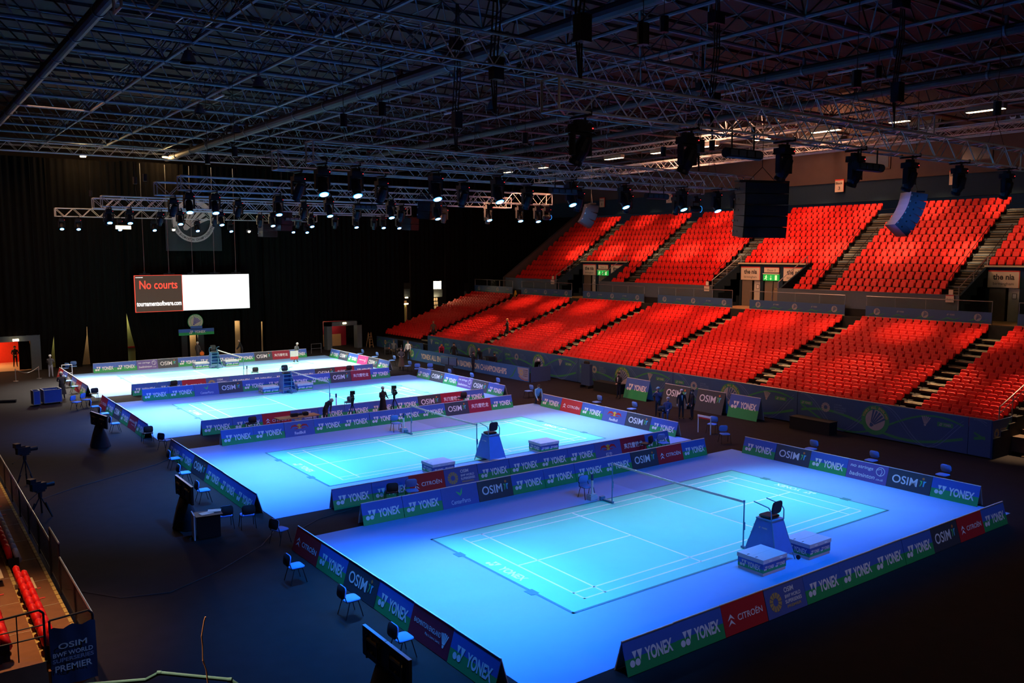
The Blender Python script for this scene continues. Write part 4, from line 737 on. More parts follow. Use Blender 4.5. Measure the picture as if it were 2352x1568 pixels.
# walkway balustrade: printed strip + glass + rail
bounds = [(-.5, 4.9), (6.3, 14.2), (15.7, 23.5), (25.1, 32.8), (34.4, 42.2), (43.8, 51.6), (53.1, 60.0)]
bn = ['far right', 'second from the right', 'third from the right', 'middle', 'third from the left', 'second from the left', 'far left']
for bi, (a, b) in enumerate(bounds):
    w = b-a; t = thing('balustrade', 'glass and printed-blue balustrade behind the lower seats, %s' % bn[bi], 'balustrade', (36.62, (a+b)/2, 5.2), -PI/2)
    put('printed_strip', MB().box((0, 0, .42), (w, .04, .66), 'hoard').box((0, 0, .06), (w, .06, .06), 'nosing'), t)
    T = TF(0, -.025, 0); mb = MB()
    n = int(w/1.5)
    for q in range(n):
        X = -w/2+(q+.5)*w/n
        if q % 2 == 0: mb.disc((X, .42), .22, 'hdisc', 16, T=T, z=.002); shuttle(mb, X, .42, .32, 'hoard', T, .004, -.6)
        else: yonex(mb, X, .5, .5, .1, 'hdisc', T, .002)
        mb.ribbon([(X-.6, .14), (X-.2, .3), (X+.2, .2), (X+.6, .35)], [.01, .09, .06, .01], 'hgreen', T, .001)
    put('print', mb, t); put('glass_pane', MB().box((0, 0, 1.05), (w, .015, .6), 'glass'), t)
    rl = MB().tube((-w/2, 0, 1.38), (w/2, 0, 1.38), .025, 'steel', 8)
    put('rail', rl, t)
    for q in range(int(w/1.9)+1): put('post', MB().tube((-w/2+.03+q*(w-.06)/int(w/1.9), .04, 0), (-w/2+.03+q*(w-.06)/int(w/1.9), .04, 1.38), .02, 'steel', 6), t)
# row bars in the upper tier + aisle rails
for ai, y in enumerate(UA):
    for s in (-1, 1):
        if y+s*.7 < -1: continue
        t = thing('aisle_rail', 'thin dark stair rail on the %s side of the %s upper aisle from the left' % ('left' if s > 0 else 'right', ORD[5-ai]), 'rail', (38.9, y+s*.68, UZ(2)))
        put('handrail', MB().path([(0, 0, 0), (0, 0, .95), (5.0, 0, .95+3.47), (5.0, 0, 3.47)], .02, 'blackm', 6), t)
        for q in (1, 2, 3): put('baluster', MB().tube((q*1.25, 0, q*1.25*.694-.1), (q*1.25, 0, q*1.25*.694+.95), .015, 'blackm', 5), t)
# ------------------------------------------------------------------ tip-up seats (face -X)
def seat_parts():
    bk = MB().rbox((.02, 0, .64), (.43, .05, .42), 'seat', .07, RZ(-90) @ RX(-10))
    pn = MB().rbox((-.14, 0, .50), (.40, .07, .40), 'seat', .06, RZ(-90) @ RX(-16))
    br = MB().box((-.05, .235, .30), (.26, .03, .38), 'blackm').box((-.02, 0, .30), (.05, .48, .05), 'blackm').box((-.02, 0, .13), (.05, .06, .28), 'blackm')
    return bk, pn, br
SB, SP, SR = seat_parts(); sbm, spm, srm = SB.mesh('backrest', False), SP.mesh('seat_pan'), SR.mesh('bracket')
class FL:
    def __init__(s): s.b = []
seats = []     # (x, y, z, tier, row, col, block)
lb_ = [(1.05, LA[0]-.66)]+[(LA[i]+.66, LA[i+1]-.66) for i in range(5)]+[(LA[5]+.66, 60.2)]
for bi, (a, b) in enumerate(lb_):
    n = int(round((b-a)/.505))
    for i in range(15):
        for c in range(n): seats.append((LX(i), b-(c+.5)*(b-a)/n, LZ(i), 0, i, c, bi))
ub_ = [(UA[i]+.72, UA[i+1]-.72) for i in range(5)]+[(UA[5]+.72, 54.6)]
for bi, (a, b) in enumerate(ub_):
    n = int(round((b-a)/.505))
    for k in range(14):
        for c in range(n):
            y = b-(c+.5)*(b-a)/n
            if k < 5 and any(abs(y-vc) < 3.35 for vc in VC): continue
            seats.append((UX(k), y, UZ(k), 1, k, c, bi))
cp = Vector((-14.9, -16.94, 9.41))
def inframe(x, y, z):
    d = Vector((x, y, z))-cp; a = d.dot(r2); b = d.dot(fv); return abs(a/b*1960.2) < 1172
cand = sorted([s for s in seats if inframe(s[0], s[1], s[2]+.6) and (s[3] == 0)], key=lambda s: (Vector(s[:3])-cp).length)[:235]
cs = set(cand)
BL = ['rightmost lower block', 'second lower block from the right', 'third lower block from the right']
for s in cand:
    nb = sum(1 for q in seats if 0) if 0 else None
    t = thing('tip_up_seat', 'red tip-up seat, %s row up, %s from the left, %s' % (ORD[s[4]], ORD[s[5]], BL[s[6]]), 'seat', s[:3], 0, 'red tip-up seats of the stand')
    put('backrest', sbm, t); put('seat_pan', spm, t); put('bracket', srm, t)
J = MB()
def lite(mb, x, y, z):
    for src in (SB, SP):
        n = len(mb.v); mb.v += [(v[0]+x, v[1]+y, v[2]+z) for v in src.v]; mb.f += [[i+n for i in f] for f in src.f]; mb.mi += [0]*len(src.f)
    mb.box((x-.05, y+.235, z+.30), (.26, .03, .38), 'blackm')
J.slot('seat'); J.slot('blackm')
for s in seats:
    if s not in cs: lite(J, s[0], s[1], s[2])
o = put('tip_up_seats', J); tag(o, 'remaining red tip-up seats filling the lower and upper stand', 'seats'); o['kind'] = 'stuff'
# seat number rails: thin dark bars in front of each upper row
rb = MB()
for k in range(14):
    for a, b in segs(k):
        if b-a > 1: rb.tube((UX(k)-.36, a, UZ(k)+.36), (UX(k)-.36, b, UZ(k)+.36), .012, 'blackm', 4, cap=False)
o = put('row_bars', rb, up, kind='stuff')
# ------------------------------------------------------------------ printed hoarding
HH = 1.78
def hoard_art(mb, w, x0, T):
    """x0 = pattern phase at the left edge, period 9.25"""
    def on(X): return -w/2+.02 < X < w/2-.02
    z = .003
    for per in range(-1, 3):
        b = -w/2-x0+per*9.25
        def rb_(pts, wd, m_, zz):
            P = [p for p in pts if on(b+p[0])]
            if len(P) > 2: mb.ribbon([(b+p[0], max(.03, min(HH-.03, p[1]))) for p in P], wd if not isinstance(wd, list) else wd[:len(P)], m_, T, zz)
        def wave(a, c, f0, am, off, st=.25): return [(a+i*st, off+am*math.sin(f0+(a+i*st)*c)) for i in range(int(9.25/st)+1)]
        rb_([(i*.25, .62+.42*math.sin(i*.25*.68+.4)) for i in range(38)], .13, 'hgreen', z)
        rb_([(i*.25, .85+.75*math.sin(i*.25*.68+2.6)) for i in range(38)], .09, 'hgreen', z+.001)
        rb_([(i*.2, .9+.85*math.sin(i*.2*1.36+1.0)) for i in range(47)], .035, 'hlight', z+.001)
        rb_([(i*.2, .9+.85*math.sin(i*.2*1.36+1.25)) for i in range(47)], .02, 'hlight', z+.001)
        for (X, kk) in ((4.6, 'd'), (7.2, 's'), (8.15, 'y'), (.55, 'y'), (1.75, 'r'), (2.6, 't')):
            Xc = b+X
            if not (-w/2+.5 < Xc < w/2-.5): continue
            if kk == 'd':
                mb.disc((Xc, .93), .76, 'hgreen', 32, T=T, z=z+.003); mb.disc((Xc, .93), .53, 'hdisc', 28, T=T, z=z+.005); shuttle(mb, Xc, .95, .92, 'hoard', T, z+.007, -.6)
                for i, chh in enumerate('YONEX ALL ENGLAND'):
                    if chh == ' ': continue
                    a = PI-.25-(PI-.5)*i/16; text(mb, chh, 0, 0, .09, .12, 'gold', .02, T @ Matrix.Translation((Xc+.645*math.cos(a), .93+.645*math.sin(a), z+.006)) @ Matrix.Rotation(a-PI/2, 4, 'Z'))
            elif kk == 's': shuttle(mb, Xc, 1.3, .5, 'hdisc', T, z+.003, -.1)
            elif kk == 'y': mb.quad(Xc-.38, 1.15, Xc+.38, 1.36, 'hgreen', T, z+.002); yonex(mb, Xc, 1.255, .6, .13, 'hdisc', T, z+.004)
            elif kk == 'r': ring_logo(mb, Xc, 1.18, .26, 'hdisc', T, z+.003)
            elif kk == 't':
                for q, tx in enumerate(('OSIM', 'BWF WORLD', 'SUPERSERIES', 'PREMIER')): text(mb, tx, Xc-.35+(.22, .34, .36, .3)[q], 1.39-q*.13, (.44, .68, .72, .6)[q], .09, 'hlight', .01, T, z+.003)
hps = [(51.0, 48.25, 6.5, 'short leftmost piece'), (48.2, 38.98, 0, 'second piece from the left'), (38.95, 29.73, 0, 'third piece from the left'), (29.7, 20.48, 0, 'fourth piece from the left'), (20.45, 11.23, 0, 'fifth piece from the left'), (11.2, 1.98, 0, 'sixth piece, below the nearest seats'), (1.95, .95, .0, 'short last piece at the stand corner')]
for ya, yb, ph, lb in hps:
    w = ya-yb; t = thing('printed_hoarding', 'long blue printed hoarding fronting the red seats, %s' % lb, 'hoarding', (25.35, (ya+yb)/2, 0), -PI/2)
    put('vinyl_panel', MB().box((0, 0, HH/2+.03), (w, .05, HH-.06), 'hoard'), t)
    mb = MB(); hoard_art(mb, w, ph, TF(0, -.026, 0)); put('print', mb, t) if mb.v else None
    put('top_rail', MB().tube((-w/2, .03, HH+.02), (w/2, .03, HH+.02), .02, 'steel', 6), t)
t = thing('printed_hoarding', 'end panel of the printed hoarding turning the stand corner at right', 'hoarding', (26.3, .93, 0), 0); put('vinyl_panel', MB().box((0, 0, .9), (1.9, .05, 1.75), 'hoard'), t); mb = MB(); T = TF(0, -.026, 0); ring_logo(mb, -.55, 1.15, .24, 'gold', T, .003)
for q, tx in enumerate(('OSIM', 'BWF WORLD', 'SUPERSERIES')): text(mb, tx, .1, 1.3-q*.14, .6, .1, 'gold', .01, T, .003)
mb.ribbon([(-.9, .2), (-.3, .5), (.2, 1.1), (.8, 1.6)], .1, 'hgreen', T, .002); put('print', mb, t)
t = thing('end_rail', 'steel guard rail stepping up the right end of the lower seats', 'rail', (26.0, .95, 0))
put('rail_run', MB().path([(0, 0, 1.9), (0, 0, 2.35), (9.6, 0, 2.35+3.3), (9.6, 0, 4.6)], .025, 'steel', 6).path([(0, 0, 2.05), (9.6, 0, 5.35)], .02, 'steel', 6), t)
for q in range(8): put('baluster', MB().tube((q*1.3, 0, 1.0+q*1.3*.341), (q*1.3, 0, 2.35+q*1.3*.341), .02, 'steel', 6), t)
under = struct('trim_6', MB().raw([(25.6, 1.05, 0), (36.3, 1.05, 0), (36.3, 1.05, 4.4), (25.6, 1.05, .95)], [(0, 1, 2, 3)], 'drape'))
for q in range(3): t = thing('stacked_trolley', 'wooden trolley parked under the right end of the stand, %s one' % ORD[q], 'trolley', (27.6+q*1.0, .55, 0)); put('box_body', MB().box((0, 0, .5+.1*q), (.8, .6, .7+.2*q), 'cbrown').box((0, -.31, .6), (.7, .02, .05), 'wood'), t); put('castor', MB().tube((-.3, -.2, .06), (-.26, -.2, .06), .06, 'blackm', 8).tube((.3, -.2, .06), (.26, -.2, .06), .06, 'blackm', 8), t)
t = thing('floor_ramp', 'pale wooden ramp edge on the floor by the stand corner', 'ramp', (29.5, .1, 0)); put('ramp_board', MB().box((0, 0, .03), (5.2, .35, .06), 'wood'), t)
# left low hoardings before the stand end
for x, ya, yb, lb in ((24.9, 60.3, 56.0, 'low blue-green hoarding at the far left end of the lower seats'), (25.0, 55.0, 51.3, 'low blue-green hoarding beside the yellow cone')):
    w = ya-yb; t = thing('printed_hoarding', lb, 'hoarding', (x, (ya+yb)/2, 0), -PI/2); put('vinyl_panel', MB().box((0, 0, .55), (w, .05, 1.05), 'hoard'), t); mb = MB(); T = TF(0, -.026, 0)
    mb.ribbon([(-w/2+.1+i*.3, .5+.35*math.sin(i*.9)) for i in range(int(w/.3))], .09, 'hgreen', T, .002); ring_logo(mb, -.3, .6, .22, 'gold', T, .004); text(mb, 'OSIM BWF WORLD', .45, .62, .8, .1, 'hdisc', .01, T, .004); put('print', mb, t)
# the long wordmark banner of the commentary area
t = thing('long_banner', 'long blue banner with tournament title in white capitals before the stand', 'banner', (22.5, 40.75, 0), math.radians(-90)+.021)
W_ = 17.3; put('banner_sheet', MB().box((0, 0, .53), (W_, .05, 1.04), 'banner'), t); mb = MB(); T = TF(0, -.026, 0)
text(mb, 'YONEX ALL ENGLAND OPEN BADMINTON CHAMPIONSHIPS', -.2, .5, 12.3, .46, 'cream', .03, T, .004)
mb.disc((-7.9, .58), .36, 'lgreen', 24, T=T, z=.003); mb.disc((-7.9, .58), .27, 'cream', 24, T=T, z=.004); shuttle(mb, -7.9, .58, .46, 'bgreen', T, .006, -.6)
mb.ribbon([(-7.4, .08), (-7.1, .5), (-6.6, 1.0)], [.05, .16, .05], 'hgreen', T, .002); mb.ribbon([(6.3, .08), (6.7, .3), (7.0, .7), (7.2, 1.0)], [.04, .12, .1, .04], 'hgreen', T, .002)
mb.disc((7.95, .60), .56, 'orange', 24, T=T, z=.002) if 0 else None; mb.raw([T @ Vector(p) for p in ((7.3, .98, .003), (7.35, .55, .003), (7.7, .25, .003), (8.2, .16, .003), (8.6, .2, .003), (8.6, 1.0, .003))], [(0, 1, 2, 3, 4, 5)], 'hdisc'); ring_logo(mb, 7.75, .62, .22, 'gold', T, .005)
for q, tx in enumerate(('OSIM', 'BWF WORLD', 'SUPERSERIES', 'PREMIER')): text(mb, tx, 8.25, .82-q*.14, .5, .09, 'ink', .01, T, .005)
mb.ribbon([(7.45, .36), (7.75, .17), (8.2, .10), (8.6, .14)], .05, 'orange', T, .004); put('print', mb, t)
t = thing('end_screen', 'dark blue end screen closing the right end of the long banner', 'screen', (23.6, 31.9, 0), 0); put('cloth_panel', MB().box((0, 0, .55), (1.8, .05, 1.1), 'cnavy'), t); put('stand_foot', MB().box((-.7, 0, .02), (.05, .5, .04), 'blackm').box((.7, 0, .02), (.05, .5, .04), 'blackm'), t)
# ------------------------------------------------------------------ left stand (camera side)
ls = struct('floor_4', MB().box((-12.15, 31, .25), (.9, 56, .5), 'deckbrown').box((-13.05, 31, .37), (.9, 56, .74), 'deckbrown').box((-13.95, 31, .49), (.9, 56, .98), 'deckbrown').box((-14.85, 31, .61), (.9, 56, 1.22), 'deckbrown').box((-15.75, 31, .73), (.9, 56, 1.46), 'deckbrown'))
for q, (x, z) in enumerate(((-11.74, .505), (-12.62, .745), (-13.52, .985), (-14.42, 1.225))):
    e = MB()
    for k in range(160): e.box((x, 3.15+k*.35, z), (.08, .30, .012), 'yellowedge')
    put('edge_strip', e, ls, kind='stuff')
for q in range(28):
    for (x, z) in ((-12.15, .503), (-13.05, .743), (-13.95, .983)): put('deck_seam', bpy.data.meshes.get('deck_seam') or MB().box((0, 0, 0), (.88, .02, .006), 'nosing').mesh('deck_seam'), ls, (x, 4.9+q*2.0, z))
for (x, y, z) in ((-12.1, 8.3, .51), (-12.1, 7.5, .51), (-13.0, 8.6, .75), (-13.0, 7.7, .75), (-12.1, 17.5, .51), (-12.1, 16.3, .51)): put('row_marker', MB().box((0, 0, 0), (.16, .07, .008), 'signred'), ls, (x, y, z))
lsb = MB().rbox((.05, 0, .62), (.44, .15, .46), 'seat', .17, RZ(-90) @ RX(-10)).mesh('backrest', True); lsp = MB().rbox((-.14, 0, .48), (.42, .15, .44), 'seat', .17, RZ(-90) @ RX(-16)).mesh('seat_pan', True)
gp_ = MB().rbox((-.16, 0, .48), (.42, .15, .44), 'seatgrey', .17, RZ(-90) @ RX(-16)).mesh('seat_pan', True)
def lseat(x, y, z, lab, grey=False):
    t = thing('tip_up_seat', lab, 'seat', (x, y, z), PI, 'tip-up seats of the near left stand')
    put('backrest', lsb, t); put('seat_pan', gp_ if grey else lsp, t); put('bracket', srm, t)
for i in range(10): lseat(-12.52, 3.45+i*.5, .5, 'red tip-up seat behind the near left rail, %s from the stand\'s near end' % ORD[i])
for i in range(20): lseat(-12.52, 10.0+i*.5, .5, 'red seat with grey cushion along the left rail, %s beyond the first gap' % ORD[i], True)
for i in range(9): lseat(-13.42, 3.45+i*.5, .74, 'red tip-up seat in the second row, left stand, %s from its near end' % ORD[i])
for i in range(14): lseat(-13.42, 9.8+i*.5, .74, 'red tip-up seat in the second row, left stand, %s beyond the first gap' % ORD[i])
for (x, y, z) in ((-12.9, 8.75, .95), (-12.25, 7.9, .80), (-13.6, 8.2, 1.0)): tag(put('white_ledge', MB().box((x, y, z), (.10, .9, .05), 'nosing').box((x, y, z-.2), (.06, .06, .4), 'blackm')), {8.75: 'pale ledge at the gap between the left seats', 7.9: 'pale board beside the nearest red seats by the rail', 8.2: 'pale board beside the second row of left seats'}[y], 'ledge')
def rail_bay(y0, y1, zt, lb):
    t = thing('guard_rail', lb, 'rail', (-11.64, (y0+y1)/2, .5)); w = y1-y0
    put('top_rail', MB().tube((0, -w/2, zt), (0, w/2, zt), .024, 'steel', 8), t); put('bottom_rail', MB().tube((0, -w/2, .12), (0, w/2, .12), .015, 'blackm', 6), t)
    for s in (-1, 1): put('post', MB().tube((0, s*(w/2-.04), 0), (0, s*(w/2-.04), zt), .024, 'blackm', 8), t)
    put('infill_panel', MB().box((0, 0, zt/2+.05), (.02, w-.1, zt-.2), 'railpanel'), t)
M['railpanel'] = mat('smoked rail panel', (0.04, 0.055, 0.065), 0.4, alpha=0.55, spec=0.15)
for k in range(2): rail_bay(3.1+k*2.2, 5.3+k*2.2, 1.0, 'near left guard rail bay, %s from the near end' % ORD[k])
rail_bay(7.5, 9.1, 1.38, 'taller gate bay of the left guard rail')
for k in range(11): rail_bay(9.15+k*2.2, 11.35+k*2.2, 1.0, 'guard rail bay beyond the tall gate, %s one' % ORD[k])
for x0, x1, z, lb in ((-12.5, -11.66, .5, 'bent steel end rail over the blue vinyl banner at bottom left'), (-13.6, -12.6, .74, 'bent dark end rail beside the banner, left'), (-14.7, -13.75, .98, 'bent dark end rail at the left frame edge')):
    t = thing('end_rail', lb, 'rail', (x0, 3.05, z)); w = x1-x0
    put('rail_loop', MB().path([(0, 0, 0), (0, 0, 1.1), (w-.08, 0, 1.14), (w, 0, 1.06), (w, 0, 0)], .024, 'blackm', 8), t); put('mid_rail', MB().tube((0, 0, .55), (w, 0, .55), .018, 'blackm', 6), t)
    if x0 < -12.55: put('mesh_bars', MB().path([(0, 0, .8), (w, 0, .8)], .015, 'blackm')if 0 else MB().tube((0, 0, .8), (w, 0, .8), .015, 'blackm').tube((w*.5, 0, .1), (w*.5, 0, 1.1), .012, 'blackm'), t)
t = thing('vinyl_banner', 'crumpled blue vinyl banner with stacked pale lettering at bottom left', 'banner', (-12.07, 2.98, 0))
vs = [(-.45+i*.09, -.02*math.sin(i*1.2+j), .12+j*.26+.03*math.sin(i*1.6)*(j == 5)) for j in range(6) for i in range(11)]
M['darkvinyl'] = mat('dark blue vinyl', (0.035, 0.05, 0.085), 0.4)
put('vinyl_sheet', MB().raw(vs, [(a*11+i, a*11+i+1, a*11+12+i, a*11+11+i) for a in range(5) for i in range(10)], 'darkvinyl').mesh('vinyl_sheet', True), t)
mb = MB(); T = TF(0, -.05, 0)
for tx, z, w, h_, mm in (('OSIM', 1.02, .56, .13, 'cream'), ('BWF WORLD', .84, .78, .10, 'cream'), ('SUPERSERIES', .71, .80, .09, 'hdisc'), ('PREMIER', .53, .72, .14, 'cream')): text(mb, tx, -.02, z, w, h_, mm, .02, T)
put('lettering', mb, t)
# near platform below the camera and its teal rail
struct('floor_5', MB().box((-16.6, -13.4, 2.55), (8.2, 9.0, 5.1), 'concrete'))
t = thing('teal_handrail', 'bent teal painted handrail at the bottom edge of the picture', 'rail', (0, 0, 0)); P_ = [(-14.6, -10.1, 6.28), (-13.921, -10.564, 6.397), (-13.586, -10.806, 6.43), (-13.507, -10.858, 6.479), (-13.11, -11.155, 6.43), (-13.03, -11.21, 6.36), (-13.0, -11.22, 5.1)]
t.location = (-13.5, -10.9, 5.1); off = Vector((-13.5, -10.9, 5.1)); put('rail_tube', MB().path([Vector(p)-off for p in P_], .014, 'teal', 10).tube(Vector(P_[0])-off, Vector((P_[0][0], P_[0][1], 5.1))-off, .014, 'teal', 10), t); put('elbow', MB().tube(Vector(P_[3])-off+Vector((-.012, .008, 0)), Vector(P_[3])-off+Vector((.012, -.008, 0)), .0165, 'teal', 10).tube(Vector(P_[4])-off+Vector((-.012, .008, 0)), Vector(P_[4])-off+Vector((.012, -.008, 0)), .0165, 'teal', 10), t)
W_P = [(-13.372, -11.56, 5.1), (-13.374, -11.558, 6.639), (-13.377, -11.543, 6.737), (-13.391, -11.524, 6.807), (-13.387, -11.514, 6.905), (-13.388, -11.506, 6.96), (-13.369, -11.508, 7.058), (-13.36, -11.511, 7.083)]
tag(put('loose_wire', MB().path(W_P, .0042, 'wire', 6).tube(W_P[3], (W_P[3][0]+.006, W_P[3][1], W_P[3][2]-.03), .006, 'wire', 5)), 'thin orange twisted wire sticking up at bottom, left of centre', 'wire')
# ------------------------------------------------------------------ people
FACE = MB().raw([(-.012, .088, -.005), (.012, .088, -.005), (0, .115, -.012), (0, .092, .03)], [(0, 1, 2), (1, 3, 2), (3, 0, 2), (0, 3, 1)], 'skin')
for s in (-1, 1): FACE.box((s*.033, .088, .018), (.022, .012, .010), 'ink').box((s*.09, .0, .0), (.02, .04, .06), 'skin')
FACE.box((0, .086, -.045), (.045, .012, .010), 'bmaroon'); facem = FACE.mesh('face')
def hair_mesh(mm, cap=False):
    mb = MB(); n = 12; vs = []; fs = []
    prof = [(.108, -.02 if not cap else .03), (.112, .03), (.100, .075), (.06, .115), (.0, .128)]
    for r, z in prof: vs += [(r*math.cos(2*PI*i/n)*.92, r*math.sin(2*PI*i/n)-.012, z+(.035 if (math.sin(2*PI*i/n) > .5 and z < .05) else 0)) for i in range(n)]
    for q in range(len(prof)-1):
        for i in range(n): j = (i+1) % n; fs.append((q*n+i, q*n+j, (q+1)*n+j, (q+1)*n+i))
    mb.raw(vs, fs, mm)
    if cap: mb.box((0, .12, .045), (.15, .10, .012), mm)
    return mb.mesh('hair' if not cap else 'cap', True)
HAIRS = {}
def person(label, loc, rz, top='cblack', bot='cblack', shoe='blackm', hair='hair', lean=0, legs='stand', arms='down', skirt=None, scale=1.0, cap=None, bend=0, tie=False):
    t = thing('person', label, 'person', loc, math.radians(rz)); t.scale = (scale,)*3
    V = []; E_ = []; R_ = []; K = []
    def add(p, r, parent=None, kind='top'):
        V.append(Vector(p)); R_.append(r if isinstance(r, tuple) else (r, r)); i = len(V)-1
        if parent is not None: E_.append((parent, i)); K.append(kind)
        return i
    pz = {'stand': .92, 'walk': .90, 'sit': .50, 'kneel': .55}[legs]
    RL = Matrix.Rotation(-math.radians(lean), 3, 'X'); base = Vector((0, 0, pz))
    def U(x, y, z): return base+RL @ Vector((x, y, z))
    RB = Matrix.Rotation(-math.radians(lean+bend), 3, 'X')
    pel = add(base, (.165, .12)); sp = add(U(0, 0, .22), (.145, .105), pel); ch = add(U(0, 0, .42), (.17, .12), sp); nk0 = add(U(0, 0, .54), (.085, .075), ch)
    nb = U(0, 0, .54); nk = add(nb+RB @ Vector((0, .01, .08)), .052, nk0, 'skin'); hd = add(nb+RB @ Vector((0, .02, .18)), (.082, .098), nk, 'skin'); add(nb+RB @ Vector((0, .015, .27)), (.06, .07), hd, 'skin')
    head_c = nb+RB @ Vector((0, .02, .19))
    A = {'down': ((.26, .02, .22), (.28, .10, .0)), 'front': ((.25, .05, .24), (.14, .32, .18)), 'face': ((.25, .16, .30), (.08, .20, .52)), 'reach': ((.22, .20, .25), (.16, .48, .10)), 'lap': ((.25, .08, .2), (.16, .34, .06)), 'hang': ((.20, .14, .22), (.16, .30, .02)), 'clasp': ((.25, .0, .22), (.05, .20, .1))}
    for s in (-1, 1):
        aa = arms[0 if s < 0 else 1] if isinstance(arms, tuple) else arms
        el, ha = A[aa]; sh = add(U(s*.19, 0, .48), (.062, .062), ch); e = add(U(s*el[0], el[1], el[2]), .045, sh); w = add(U(s*ha[0], ha[1], ha[2]), .030, e)
        d = (V[w]-V[e]).normalized(); sd = Vector((1, 0, 0)); nn = d.cross(sd).normalized() if d.cross(sd).length > .1 else Vector((0, 1, 0))
        pm = add(V[w]+d*.055, (.036, .022), w, 'skin')
        for q in range(4):
            o_ = sd*(-.027+.018*q)*s; Lq = (.062, .075, .070, .055)[q]; f1 = add(V[pm]+d*.03+o_, .0095, pm, 'skin'); add(V[f1]+d*Lq*.8-nn*.018, .0075, f1, 'skin')
        th = add(V[w]+d*.03-sd*s*.034, .011, w, 'skin'); add(V[th]+d*.05-sd*s*.008, .009, th, 'skin')
    LG = {'stand': (((.10, .01, -.44), (.12, -.02, -.84)), ((.10, .01, -.44), (.12, -.02, -.84))), 'walk': (((.10, .20, -.40), (.10, .22, -.82)), ((.10, -.06, -.44), (.10, -.36, -.76))), 'sit': (((.13, .42, .02), (.15, .44, -.42)), ((.13, .42, .02), (.12, .50, -.42))), 'kneel': (((.12, .36, -.02), (.12, .34, -.46)), ((.12, .08, -.46), (.12, -.34, -.46)))}
    for s in (-1, 1):
        kn, an = LG[legs][0 if s < 0 else 1]; hp = add(base+Vector((s*.09, 0, -.04)), .095, pel, 'bot'); k = add(base+Vector((s*kn[0], kn[1], kn[2])), .062, hp, 'bot'); a = add(base+Vector((s*an[0], an[1], an[2])), .042, k, 'bot'); add(V[a]+Vector((s*.015, .15, -.045)), (.042, .028), a, 'shoe')
    me = bpy.data.meshes.new('body'); me.from_pydata([tuple(v) for v in V], E_, [])
    o = bpy.data.objects.new('body', me); COL.objects.link(o); md = o.modifiers.new('s', 'SKIN'); md.use_smooth_shade = True
    for i, sv in enumerate(me.skin_vertices[0].data): sv.radius = R_[i]; sv.use_root = (i == 0)
    sb = o.modifiers.new('u', 'SUBSURF'); sb.levels = 1; sb.render_levels = 1
    dg = bpy.context.evaluated_depsgraph_get(); nm = bpy.data.meshes.new_from_object(o.evaluated_get(dg)); bpy.data.objects.remove(o); nm.name = 'body'
    mats = {'top': top, 'bot': bot, 'shoe': shoe, 'skin': 'skin'}; order = ['top', 'bot', 'shoe', 'skin']; nm.materials.clear()
    for k in order: nm.materials.append(M[mats[k]])
    segs_ = [(V[a], V[b]-V[a], K[i], max(R_[a][0], R_[b][0])) for i, (a, b) in enumerate(E_)]
    idx = []
    for p in nm.polygons:
        c = p.center; best = 9; bk_ = 'top'
        for a, d, k, r in segs_:
            u = max(0, min(1, (c-a).dot(d)/d.length_squared)); dist = (c-(a+d*u)).length-r*.6
            if dist < best: best = dist; bk_ = k
        idx.append(order.index(bk_))
    nm.polygons.foreach_set('material_index', idx); nm.update()
    b = put('body', nm, t)
    q = RB.to_euler(); put('face', facem, t, head_c, q)
    hk = (cap or hair, bool(cap))
    if hk[0] and hk not in HAIRS: HAIRS[hk] = hair_mesh(*hk)
    if hk[0]: put('cap' if cap else 'hair', HAIRS[hk], t, head_c, q)
    if skirt:
        n = 14; vs = []; prof = [(.17, .12, pz+.05), (.20, .16, pz-.25), (.26, .22, pz-.62)]
        for rx, ry, z in prof: vs += [(rx*math.cos(2*PI*i/n)*(1+.06*math.sin(i*2.5)), ry*math.sin(2*PI*i/n), z) for i in range(n)]
        put('coat_skirt', MB().raw(vs, [(a*n+i, a*n+n+i, a*n+n+(i+1) % n, a*n+(i+1) % n) for a in range(2) for i in range(n)], skirt).mesh('coat_skirt', True), t)
    if tie: put('shirt_front', MB().raw([U(-.05, .125, .50), U(.05, .125, .50), U(0, .135, .16)], [(0, 1, 2)], 'cwhite'), t)
    return t
P = person
P('man in dark jacket and pale jeans standing beside the far left curtain, back turned', (-5.1, 55.6, 0), -20, 'cgrey', 'cjean', hair='hairgrey', arms='front')
P('grey-haired person in a long dark robe standing behind the flight cases', (-6.0, 44.6, 0), -10, 'cgrey', 'cblack', hair='hairgrey', skirt='cblack', arms='front')
P('dark figure standing in the red-lit doorway with hands on hips', (-6.5, 64.2, 0), 180, 'cblack', 'cblack', arms='clasp')
P('man in dark suit holding an orange bag behind the farthest boards', (6.7, 58.6, 0), -60, 'cgrey', 'cgrey', hair='hairgrey')
P('man in black t-shirt bending behind the farthest boards', (10.6, 58.6, 0), 80, 'cblack', 'cblack', lean=20, arms='reach', hair=None)
P('grey-haired man walking on the farthest court carrying a white and red flag', (13.3, 52.9, .01), -70, 'cgrey', 'cgrey', hair='hairgrey', lean=15, legs='walk', arms='front')
P('man in dark coat bending over the kit table between courts two and three', (4.2, 26.4, 0), -160, 'cgrey', 'cgrey', hair='hairgrey', lean=38, bend=25, arms='hang')
P('hooded person in black standing with crossed hands between courts two and three', (7.9, 26.7, 0), -170, 'cblack', 'cblack', hair='hairgrey', skirt='cblack', arms='front')
P('person in grey t-shirt standing near the yellow cone, back turned', (21.2, 49.9, 0), -40, 'cgrey', 'cblack')
P('person in pale top standing beside the left end of the long banner', (21.9, 48.6, 0), 120, 'cwhite', 'cblack')
P('person in a long brown coat standing before the long banner, left', (18.3, 43.3, 0), 150, 'cgrey', 'cblack', skirt='cbrown', arms='front', scale=1.05)
P('red-haired person in pink top bending behind the long banner', (24.1, 46.6, 0), 150, 'cpink', 'cblack', hair='hairginger', lean=48, arms='hang')
